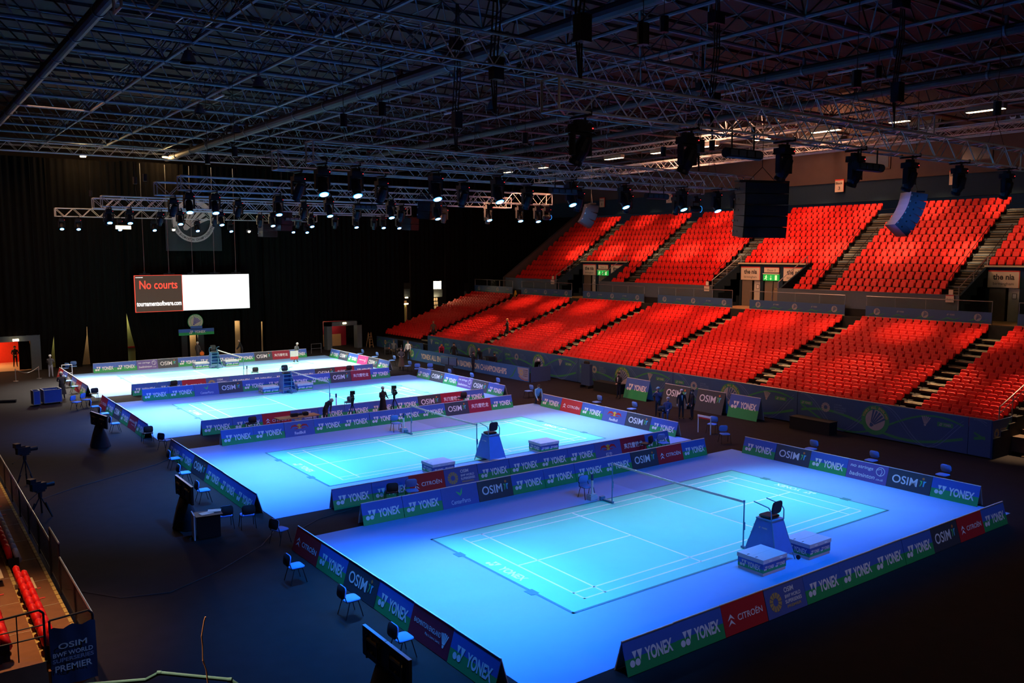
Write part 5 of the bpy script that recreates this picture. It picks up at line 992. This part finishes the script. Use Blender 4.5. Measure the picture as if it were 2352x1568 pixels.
P('person in black with a dark cap standing behind the long banner', (24.0, 44.4, 0), -30, 'cblack', 'cblack', cap='cblack')
P('person with reddish hair seated behind the mixing desk', (24.2, 40.6, 0), 120, 'cblack', 'cblack', hair='hairginger', legs='stand', lean=30, arms='reach')
P('seated person in black beside the monitor behind the long banner', (24.3, 38.6, .1), 100, 'cblack', 'cblack', legs='sit', lean=12, arms='reach')
P('man in black standing in front of the long banner, covering a letter', (21.9, 38.3, 0), -95, 'cblack', 'cblack', hair='hair', arms='front')
P('man in dark clothes bending over behind the dark blue end screen', (24.5, 33.6, 0), 160, 'cblack', 'cblack', hair='hairgrey', lean=50, arms='hang')
P('man in black suit standing alone before the printed hoarding', (23.1, 23.1, 0), 100, 'cblack', 'cblack', arms='clasp', tie=True, scale=.98)
P('man in light blue cap raising a camera to his face by the second court', (20.5, 17.1, 0), 110, 'cnavy', 'cblack', cap='clblue', arms='face')
P('seated man in navy tracksuit beside the man in the light blue cap', (20.3, 16.2, -.02), 120, 'cnavy', 'cnavy', hair='hairgrey', legs='sit', lean=-18, arms='lap')
P('standing man in black suit with pale tie, left one of two', (21.2, 15.95, 0), 150, 'cblack', 'cblack', hair='hairgrey', tie=True, scale=.97)
P('standing man in black suit, right one of two', (21.6, 15.5, 0), 60, 'cblack', 'cblack', scale=.98)
P('person in pale blue shirt crouching by the corner of the second court boards', (17.5, 24.5, 0), 160, 'clblue', 'cblack', legs='kneel', lean=25, arms='reach')
P('person in dark clothes with a pale bag climbing the aisle of red seats', (28.7, 43.1, 1.97), 30, 'cblack', 'cblack', hair='hairginger', legs='walk', arms='front')
P('dark-clothed person standing on the leftmost aisle of the lower seats', (26.8, 52.4, 1.24), 150, 'cbrown', 'cblack', hair='hairginger')
chair(20.1, 16.35, -60, 'blue chair under the seated man in navy tracksuit', CK)
t = thing('orange_bag', 'orange bag hanging from the hand of the man behind the farthest boards', 'bag', (7.0, 58.4, .66)); put('bag_body', MB().rbox((0, 0, .06), (.36, .12, .32), 'corange', .1), t); put('strap', MB().path([(-.1, 0, .2), (0, 0, .32), (.1, 0, .2)], .012, 'corange'), t)
t = thing('flag', 'white and red flag carried by the walking man on the farthest court', 'flag', (13.0, 52.5, .35)); vs = [(-.35+i*.12, .05*math.sin(i*1.5), j*.25) for j in range(4) for i in range(7)]
put('flag_cloth', MB().raw(vs[:14], [(i, i+1, 8+i, 7+i) for i in range(6)], 'bred').raw(vs[7:], [(a*7+i, a*7+i+1, a*7+8+i, a*7+7+i) for a in range(2) for i in range(6)], 'cwhite').mesh('flag_cloth', True), t); put('pole', MB().tube((-.37, 0, 0), (-.37, 0, .85), .012, 'steel'), t)
# ------------------------------------------------------------------ equipment
def tv_camera(x, y, rz, label, z=0.0, hgt=1.15):
    t = thing('broadcast_camera', label, 'camera', (x, y, z), math.radians(rz))
    tr = [put('tripod_leg', MB().tube((0, 0, hgt-.15), (.42*math.cos(a), .42*math.sin(a), 0), .025, 'blackm', 6).tube((.2*math.cos(a), .2*math.sin(a), .52), (.42*math.cos(a), .42*math.sin(a), 0), .035, 'blackm', 6), t) for a in (.5, 2.6, 4.7)]
    put('pan_head', MB().tube((0, 0, hgt-.2), (0, 0, hgt), .07, 'blackm', 8).box((0, 0, hgt+.03), (.18, .3, .06), 'blackm'), t)
    bd = put('camera_body', MB().box((0, -.05, hgt+.2), (.2, .5, .26), 'blackm').box((0, -.1, hgt+.36), (.06, .3, .05), 'blackm'), t)
    put('lens_barrel', MB().tube((0, .2, hgt+.2), (0, .5, hgt+.2), .075, 'blackm', 10, .09), t); put('viewfinder', MB().box((-.05, -.25, hgt+.42), (.26, .2, .18), 'blackm').tube((-.05, -.3, hgt+.25), (-.05, -.3, hgt+.36), .03, 'blackm'), t)
    put('pan_handle', MB().tube((.1, -.1, hgt+.02), (.35, -.6, hgt-.15), .015, 'blackm', 6).tube((.33, -.56, hgt-.14), (.38, -.66, hgt-.17), .025, 'blackm', 6), t)
tv_camera(5.9, 26.55, 160, 'broadcast camera on tripod between courts two and three, left one'); tv_camera(8.75, 26.9, 165, 'broadcast camera on tripod between courts two and three, right one')
tv_camera(-10.75, 22.0, -70, 'broadcast camera on tripod beside the left rail, farther one', hgt=1.3); tv_camera(-10.85, 17.2, -70, 'broadcast camera on low tripod beside the left rail, nearer one', hgt=.9)
def monitor_stand(x, y, rz, label, sign=False, cloth='blackm'):
    t = thing('monitor_stand', label, 'monitor stand', (x, y, 0), math.radians(rz))     # screens face +Y, backs to -Y, wide along X
    for s in (-1, 1):
        sc = put('screen', MB().box((s*.5, .0, 1.30), (.98, .07, .62), 'blackm').box((s*.5, .04, 1.30), (.9, .01, .54), 'lensoff').box((s*.5, 0, 1.615), (.98, .075, .012), 'chairblue' if 0 else 'steel'), t)
        put('rear_bracket', MB().box((s*.5, -.06, 1.42), (.55, .04, .05), 'gold').box((s*.5, -.06, 1.14), (.55, .04, .05), 'blackm').box((s*.5-.24, -.07, 1.25), (.04, .03, .5), 'blackm').box((s*.5+.24, -.07, 1.25), (.04, .03, .5), 'blackm').tube((s*.5, -.06, 1.2), (s*.5, -.09, 1.2), .025, 'gold', 8), t)
    n = 16; vs = []
    for rx, ry, z in ((.42, .12, 1.0), (.50, .26, .6), (.62, .42, .02)): vs += [(rx*math.cos(2*PI*i/n)*(1+.08*math.sin(i*2.7)), ry*math.sin(2*PI*i/n)*(1+.08*math.sin(i*2.7)), z) for i in range(n)]
    put('cloth_skirt', MB().raw(vs, [(a*n+i, a*n+n+i, a*n+n+(i+1) % n, a*n+(i+1) % n) for a in range(2) for i in range(n)]+[tuple(range(n))], 'cblack').mesh('cloth_skirt', True), t)
    if sign: mb = MB(); yonex(mb, -.42, 1.5, .52, .12, 'gold', TF(0, -.045, 0)); put('lettering', mb, t)
monitor_stand(-7.18, -2.13, -90, 'pair of black monitors seen from behind on a draped stand, bottom centre', True); monitor_stand(-7.0, 12.9, -90, 'pair of black monitors on a draped stand beside the small desk')
monitor_stand(-6.85, 28.1, -80, 'pair of black monitors on a tall draped stand by the third court'); monitor_stand(19.05, 37.3, -80 if 0 else 95, 'pair of blue-lit monitors standing before the long banner')
t = thing('desk', 'small black desk with pale papers and a white edge panel beside monitors', 'desk', (-6.7, 11.45, 0), math.radians(-8)); put('desk_body', MB().box((.05, 0, .38), (.7, .5, .74), 'blackm'), t); put('desk_top', MB().box((.05, 0, .76), (.86, .62, .03), 'blackm'), t); put('edge_panel', MB().box((-.43, 0, .42), (.04, .62, .84), 'boxwhite'), t)
for (x, y, a, lb) in ((.0, .0, 5, 'pale sheet of paper lying on the small desk, left'), (.3, .12, -20, 'pale sheet of paper lying on the small desk, right')):
    pp = put('paper_sheet', MB().box((0, 0, 0), (.42, .30, .008), 'cream')); pp.location = Vector((-6.7, 11.45, .782+.009*(x > .1)))+Vector((x, y, 0)); pp.rotation_euler = (0, 0, math.radians(a)); tag(pp, lb, 'paper')
def flight_case(x, y, w, d, h_, label, opened=True):
    t = thing('flight_case', label, 'case', (x, y, 0), math.radians(6)); wl = MB()
    for (cx, cy, sx, sy) in ((0, -d/2, w, .03), (0, d/2, w, .03), (-w/2, 0, .03, d), (w/2, 0, .03, d)): wl.box((cx, cy, h_/2+.1), (sx, sy, h_), 'case')
    wl.box((0, 0, .12), (w, d, .04), 'case'); put('case_body', wl, t); tr = MB()
    for (cx, cy, sx, sy) in ((0, -d/2, w+.05, .05), (0, d/2, w+.05, .05), (-w/2, 0, .05, d+.05), (w/2, 0, .05, d+.05)): tr.box((cx, cy, h_+.1), (sx, sy, .04), 'steel').box((cx, cy, .12), (sx, sy, .04), 'steel')
    for a in (-1, 1):
        for b in (-1, 1): tr.box((a*w/2, b*d/2, h_/2+.1), (.045, .045, h_), 'steel')
    put('metal_edges', tr, t)
    for a in (-1, 1):
        for b in (-1, 1): put('castor', MB().tube((a*(w/2-.12)-.02, b*(d/2-.1), .05), (a*(w/2-.12)+.02, b*(d/2-.1), .05), .05, 'blackm', 10), t)
flight_case(-6.85, 43.1, 1.0, .9, .82, 'open blue flight case with metal edges, wider one at left'); flight_case(-7.75, 42.7, .36, .6, .85, 'narrow blue flight case standing left of the wide one')
tag(put('floor_tube', MB().tube((-13.5, 46.8, .1), (-8.6, 44.8, .1), .11, 'blackm', 10)), 'thick black tube lying on the floor at far left', 'tube')
t = thing('kit_table', 'low brown table with camera kit between courts two and three', 'table', (2.5, 26.2, 0), .05); put('table_top', MB().box((0, 0, .70), (2.3, .75, .05), 'wood'), t)
for a in (-1, 1):
    for b in (-1, 1): put('leg', MB().tube((a*1.05, b*.3, 0), (a*1.05, b*.3, .68), .02, 'blackm', 6), t)
t = thing('camera_kit', 'black camera kit lying on the low brown table', 'camera kit', (2.3, 26.1, .725)); put('kit_body', MB().box((0, 0, .09), (.35, .2, .18), 'blackm').tube((.2, 0, .1), (.42, 0, .1), .06, 'blackm', 8), t); put('kit_bag', MB().rbox((.65, .05, .1), (.3, .25, .2), 'blackm', .06), t); put('kit_strap', MB().path([(-.2, 0, .1), (-.3, -.1, .16), (-.2, -.15, .02)], .012, 'blackm'), t)
t = thing('mixing_desk', 'black mixing desk on a table behind the long banner', 'desk', (23.6, 41.9, 0), PI/2); put('console', MB().box((0, 0, .85), (1.9, .7, .16), 'blackm').box((0, .3, .98), (1.9, .1, .16), 'blackm'), t); put('fader_row', MB().box((0, -.1, .935), (1.7, .04, .01), 'white').box((0, .05, .935), (1.7, .03, .01), 'white'), t)
for a in (-1, 1): put('leg', MB().box((a*.85, 0, .38), (.06, .6, .76), 'blackm'), t)
t = thing('rack_monitor', 'small lit-edged monitor rack beside the seated person', 'monitor', (23.5, 38.5, 0), -PI/2); put('rack_body', MB().box((0, 0, .6), (.8, .5, 1.2), 'blackm'), t); put('rack_frame', MB().box((-.2, -.26, 1.0), (.3, .02, .3), 'steel').box((-.2, -.265, 1.0), (.26, .02, .26), 'ink'), t)
t = thing('step_ladder', 'pale wooden step ladder at the far left end of the seats', 'ladder', (24.0, 61.0-.9, 0), .3)
for s in (-1, 1): put('rail', MB().tube((s*.25, -.25, 0), (s*.18, 0, 1.5), .025, 'wood'), t); put('rail', MB().tube((s*.25, .25, 0), (s*.18, 0, 1.5), .025, 'wood'), t)
for q in range(5): put('rung', MB().box((0, -.22+q*.045, .25+q*.27), (.44-.02*q, .08, .03), 'wood'), t)
def cone(x, y, z, lb):
    t = thing('wet_floor_sign', lb, 'sign', (x, y, z)); put('panel', MB().raw([(-.16, -.12, 0), (.16, -.12, 0), (.09, 0, .62), (-.09, 0, .62), (-.16, .12, 0), (.16, .12, 0)], [(0, 1, 2, 3), (5, 4, 3, 2)], 'yellow'), t); put('hinge', MB().tube((-.09, 0, .62), (.09, 0, .62), .02, 'yellow', 8), t)
cone(24.2, 55.5, 0, 'yellow folding floor sign between the two low hoardings'); cone(36.4, 52.3, 5.2-.2, 'yellow folding floor sign at the top of the leftmost aisle')
for q, (x, y) in enumerate(((23.2, 52.6), (22.6, 53.8))): 
    t = thing('kit_trolley', 'cluttered black wheeled trolley near the low hoardings, %s one' % ('right' if q == 0 else 'left'), 'trolley', (x, y, 0), .4); put('tray', MB().box((0, 0, .45), (.7, .5, .05), 'blackm').box((0, 0, .15), (.7, .5, .04), 'blackm'), t); put('upright', MB().tube((-.33, 0, 0), (-.33, 0, .9), .02, 'steel').tube((.33, 0, 0), (.33, 0, .9), .02, 'steel'), t); put('kit_pile', MB().box((-.1, 0, .56), (.3, .3, .18), 'cgrey').box((.2, .05, .54), (.2, .2, .12), 'corange'), t)
for x, y, lb in ((-7.5, 55.0, 'left grey rope post before the red-lit doorway'), (-5.9, 55.6, 'right grey rope post before the red-lit doorway')):
    t = thing('barrier_post', lb, 'post', (x, y, 0)); put('pole', MB().tube((0, 0, 0), (0, 0, .95), .025, 'steel', 8), t); put('base', MB().tube((0, 0, 0), (0, 0, .03), .18, 'steel', 14), t)
tag(put('barrier_rope', MB().path([(-7.5+.2*i, 55.0+.075*i, .9-.35*math.sin(PI*i/8)) for i in range(9)], .015, 'steel', 5)), 'sagging rope between the two posts before the red-lit doorway', 'rope')
t = thing('hand_trolley', 'black equipment trolley standing in the red-lit doorway', 'trolley', (-5.75+.4, 63.0, 0)); put('frame', MB().path([(-.4, 0, .2), (-.4, 0, 1.2), (.4, 0, 1.2), (.4, 0, .2)], .025, 'blackm').box((0, 0, .28), (.9, .5, .06), 'blackm'), t); put('load', MB().box((-.1, 0, .5), (.4, .35, .35), 'wood'), t); put('castor', MB().tube((-.35, -.2, .1), (-.3, -.2, .1), .1, 'blackm', 10).tube((.35, -.2, .1), (.3, -.2, .1), .1, 'blackm', 10), t)
t = thing('open_frame', 'small grey metal frame at the farthest court\'s far right', 'frame', (17.6, 58.5, 0)); put('bars', MB().path([(-.5, 0, 0), (-.5, 0, .9), (.5, 0, .9), (.5, 0, 0)], .02, 'steel').tube((-.5, 0, .45), (.5, 0, .45), .015, 'steel'), t)
t = thing('backdrop_frame', 'white trolley frame beside the man by the far left curtain', 'frame', (-4.4, 55.2, 0)); put('bars', MB().path([(0, 0, 0), (0, 0, .95), (.7, 0, .95), (.7, 0, 0)], .025, 'white').tube((0, 0, .3), (.7, 0, .3), .02, 'white'), t)
t = thing('dark_stand', 'tall draped dark screen standing before the printed hoarding', 'screen', (24.3, 27.6, 0), -PI/2); put('draped_panel', MB().box((0, 0, .95), (.9, .25, 1.5), 'cnavy').rbox((0, 0, 1.75), (.5, .2, .3), 'cblack', .1), t); put('leg', MB().box((-.4, 0, .1), (.06, .5, .2), 'blackm').box((.4, 0, .1), (.06, .5, .2), 'blackm'), t)
for y, lb in ((9.5, 'low dark cabinet on the floor before the printed hoarding, right'), (25.3, 'low dark cabinet on the floor before the printed hoarding, left')):
    t = thing('low_cabinet', lb, 'cabinet', (24.3, y, 0), -PI/2); put('body', MB().box((0, 0, .32), (2.4, .7, .62), 'blackm'), t); put('lid', MB().box((0, 0, .65), (2.44, .74, .04), 'blackm'), t)
# ------------------------------------------------------------------ house lights over the stands
for i, y in enumerate([-4, .8, 5.6, 10.4, 15.2, 20, 24.8, 29.6, 34.4, 39.2, 44, 48.8]):
    big = i in (2, 4)
    t = thing('house_floodlight', 'warm lit house floodlight on the high truss above the stand, %s from the right' % ORD[i], 'floodlight', (33.0, y, 17.05), -PI/2, 'house floodlights above the stand')
    put('housing', MB().box((0, 0, 0), (1.2 if i % 2 else 2.0, .4, .26), 'steel').tube((-.3, 0, .1), (-.3, 0, .4), .02, 'steel').tube((.3, 0, .1), (.3, 0, .4), .02, 'steel'), t); put('lens', MB().box((0, 0, -.12), (1.1 if i % 2 else 1.9, .34, .05), 'lenswarm'), t)
    for (tx, tz, cone_, w_, bl) in ((41.3, 9.9, 17, 15000, .9), (45.5, 12.9, 13, 8500, .9), (42.5, 10.5, 46, 2600, 1.0), (28.9, 2.6, 20, 32000, .8), (34.6, 5.0, 21, 9500, 1.0)):
        o = add_light('flood_light', 'SPOT', (33.0, y, 16.85), (tx, y, tz), w_, WARM, .15, cone_, bl)
add_light('wash_light', 'AREA', (30, 24, 17.4), (34, 24, 4), 5200, (1.0, .42, .22), 2, sy=46)
# warm wash over the left floor and left stand
for i, (x, y, lb) in enumerate(((-13.5, 6.0, 'nearest'), (-13.5, 22.0, 'middle'), (-13.5, 44.0, 'farthest'))):
    t = thing('house_floodlight', 'warm lit house floodlight high over the left stand, %s one' % lb, 'floodlight', (x, y, 17.2)); put('housing', MB().box((0, 0, 0), (.5, .9, .22), 'steel').tube((0, 0, .1), (0, 0, .8), .02, 'steel'), t); put('lens', MB().box((0, 0, -.12), (.44, .8, .03), 'lenswarm'), t)
    add_light('flood_light', 'SPOT', (x, y, 17.0), (x-.3, y-.5, 0), 10500 if i == 0 else 6500, (1, .55, .28), .3, 34, 1.0)
add_light('wash_light', 'AREA', (-6, 48, 17.2), (-6, 46, 0), 1100, (1.0, .50, .26), 3, sy=16)
for q, (x, y, z, lb) in enumerate(((-1.5, 59.0, 17.0, 'glowing amber lamp under the roof above the far drape, left'), (4.9, 59.5, 17.4, 'glowing amber lamp under the roof above the far drape, right'))):
    t = thing('roof_lamp', lb, 'lamp', (x, y, z)); put('shade', MB().tube((0, 0, .1), (0, 0, .3), .3, 'steel', 12, .1), t); put('bulb', MB().tube((0, 0, .02), (0, 0, .1), .22, 'lenswarm', 12), t); put('drop_rod', MB().tube((0, 0, .3), (0, 0, 1.0), .015, 'steel'), t)
    add_light('lamp_glow', 'POINT', (x, y-.2, z-.15), (0, 0, 0), 420, (1, .62, .25), .2)
# house floods behind the camera, high on the near wall
for i, (x, lb) in enumerate(((-4, 'left'), (14, 'right'))):
    t = thing('house_floodlight', 'warm house floodlight high on the near wall behind the camera, %s one' % lb, 'floodlight', (x, -29.5, 14)); put('housing', MB().box((0, 0, 0), (.9, .3, .6), 'steel').box((0, -.6, 0), (.1, 1.2, .1), 'steel'), t); put('lens', MB().box((0, .16, 0), (.8, .03, .5), 'lenswarm'), t)
    add_light('flood_light', 'SPOT', (x, -29.2, 14), (x*.7+3, 2, 0), 1700, (1, .74, .72), .3, 55, .9)
t = thing('house_floodlight', 'narrow warm floodlight added over the near platform to light wire and teal rail', 'floodlight', (-16.5, -8.5, 17.2)); put('housing', MB().box((0, 0, 0), (.5, .5, .22), 'steel').tube((0, 0, .1), (0, 0, .8), .02, 'steel'), t); put('lens', MB().box((0, 0, -.12), (.44, .44, .03), 'lenswarm'), t)  # unseen lamp, added to brighten the wire and the teal rail
add_light('flood_light', 'SPOT', (-16.5, -8.5, 17.0), (-13.4, -11.3, 6.7), 9000, (1, .66, .42), .1, 11, .6)
# pendant lamps under the roof (unlit)
for q, (x, y) in enumerate(((-6.2, 20.5), (-3.0, 20.6), (1.5, 24.0), (.5, 33.5), (9.5, 14.5), (12.6, 22.8), (12.0, 36), (6.0, 40), (21, 10), (21.8, 10.4), (16.6, 30.5), (-6.3, 12.0))):
    t = thing('pendant_lamp', 'unlit round pendant lamp hanging below the roof grid, %s from the left' % ORD[[s_[0] for s_ in sorted(enumerate(((-6.2, 20.5), (-3.0, 20.6), (1.5, 24.0), (.5, 33.5), (9.5, 14.5), (12.6, 22.8), (12.0, 36), (6.0, 40), (21, 10), (21.8, 10.4), (16.6, 30.5), (-6.3, 12.0))), key=lambda e: e[1][0]+.01*e[0])].index(q)], 'pendant lamp', (min(xs, key=lambda g: abs(g-x)), y, 17.3)); put('shade', MB().tube((0, 0, 0), (0, 0, .5), .34, 'roofsteel', 16, .12), t); put('reflector', MB().disc((0, 0), .33, 'boxwhite', 16, z=.0), t); put('drop_rod', MB().tube((0, 0, .5), (0, 0, 1.4), .02, 'roofsteel'), t)
for q, (x, y, L_) in enumerate(((13.5, 9.0, 1.6), (19.5, 6.4, 2.0), (4.5, 12.4, 2.2), (11.4, 27.0, 1.4), (.6, 30.0, 1.5), (23.0, 13.0, 1.8))):
    t = thing('strip_light', 'unlit white strip light under the roof grid, %s nearest to the camera' % ORD[q], 'strip light', (min(xs, key=lambda g: abs(g-x)), y, 17.7), PI/2); put('tube_body', MB().box((0, 0, 0), (L_, .12, .08), 'boxwhite'), t); put('bracket', MB().box((-L_*.3, 0, .15), (.04, .04, .25), 'roofsteel').box((L_*.3, 0, .15), (.04, .04, .25), 'roofsteel'), t)
# chain motors and cable bundles hanging by the trusses
for q, (x, y) in enumerate(((-3.0, -3.2), (6.0, 1.0), (1.5, 8.6), (9.0, -3.2), (14.0, 8.6), (-2.2, 1.0))):
    t = thing('cable_bundle', 'black cable bundle dropping from the roof to a truss, %s one by distance' % ORD[q], 'cable bundle', (x, y, 12.9))
    for s in range(3): put('cable_strand', MB().path([(.06*s-.06, .05*s, 0), (.1*s-.12, .1, 1.2), (.12*s-.12, -.05, 2.6), (.05*s, 0, 5.0)], .022, 'blackm', 5), t)
    put('motor_box', MB().box((0, 0, 1.1), (.3, .25, .55), 'blackm'), t); put('motor_box', MB().box((0, 0, 3.6), (.45, .3, .35), 'blackm'), t)
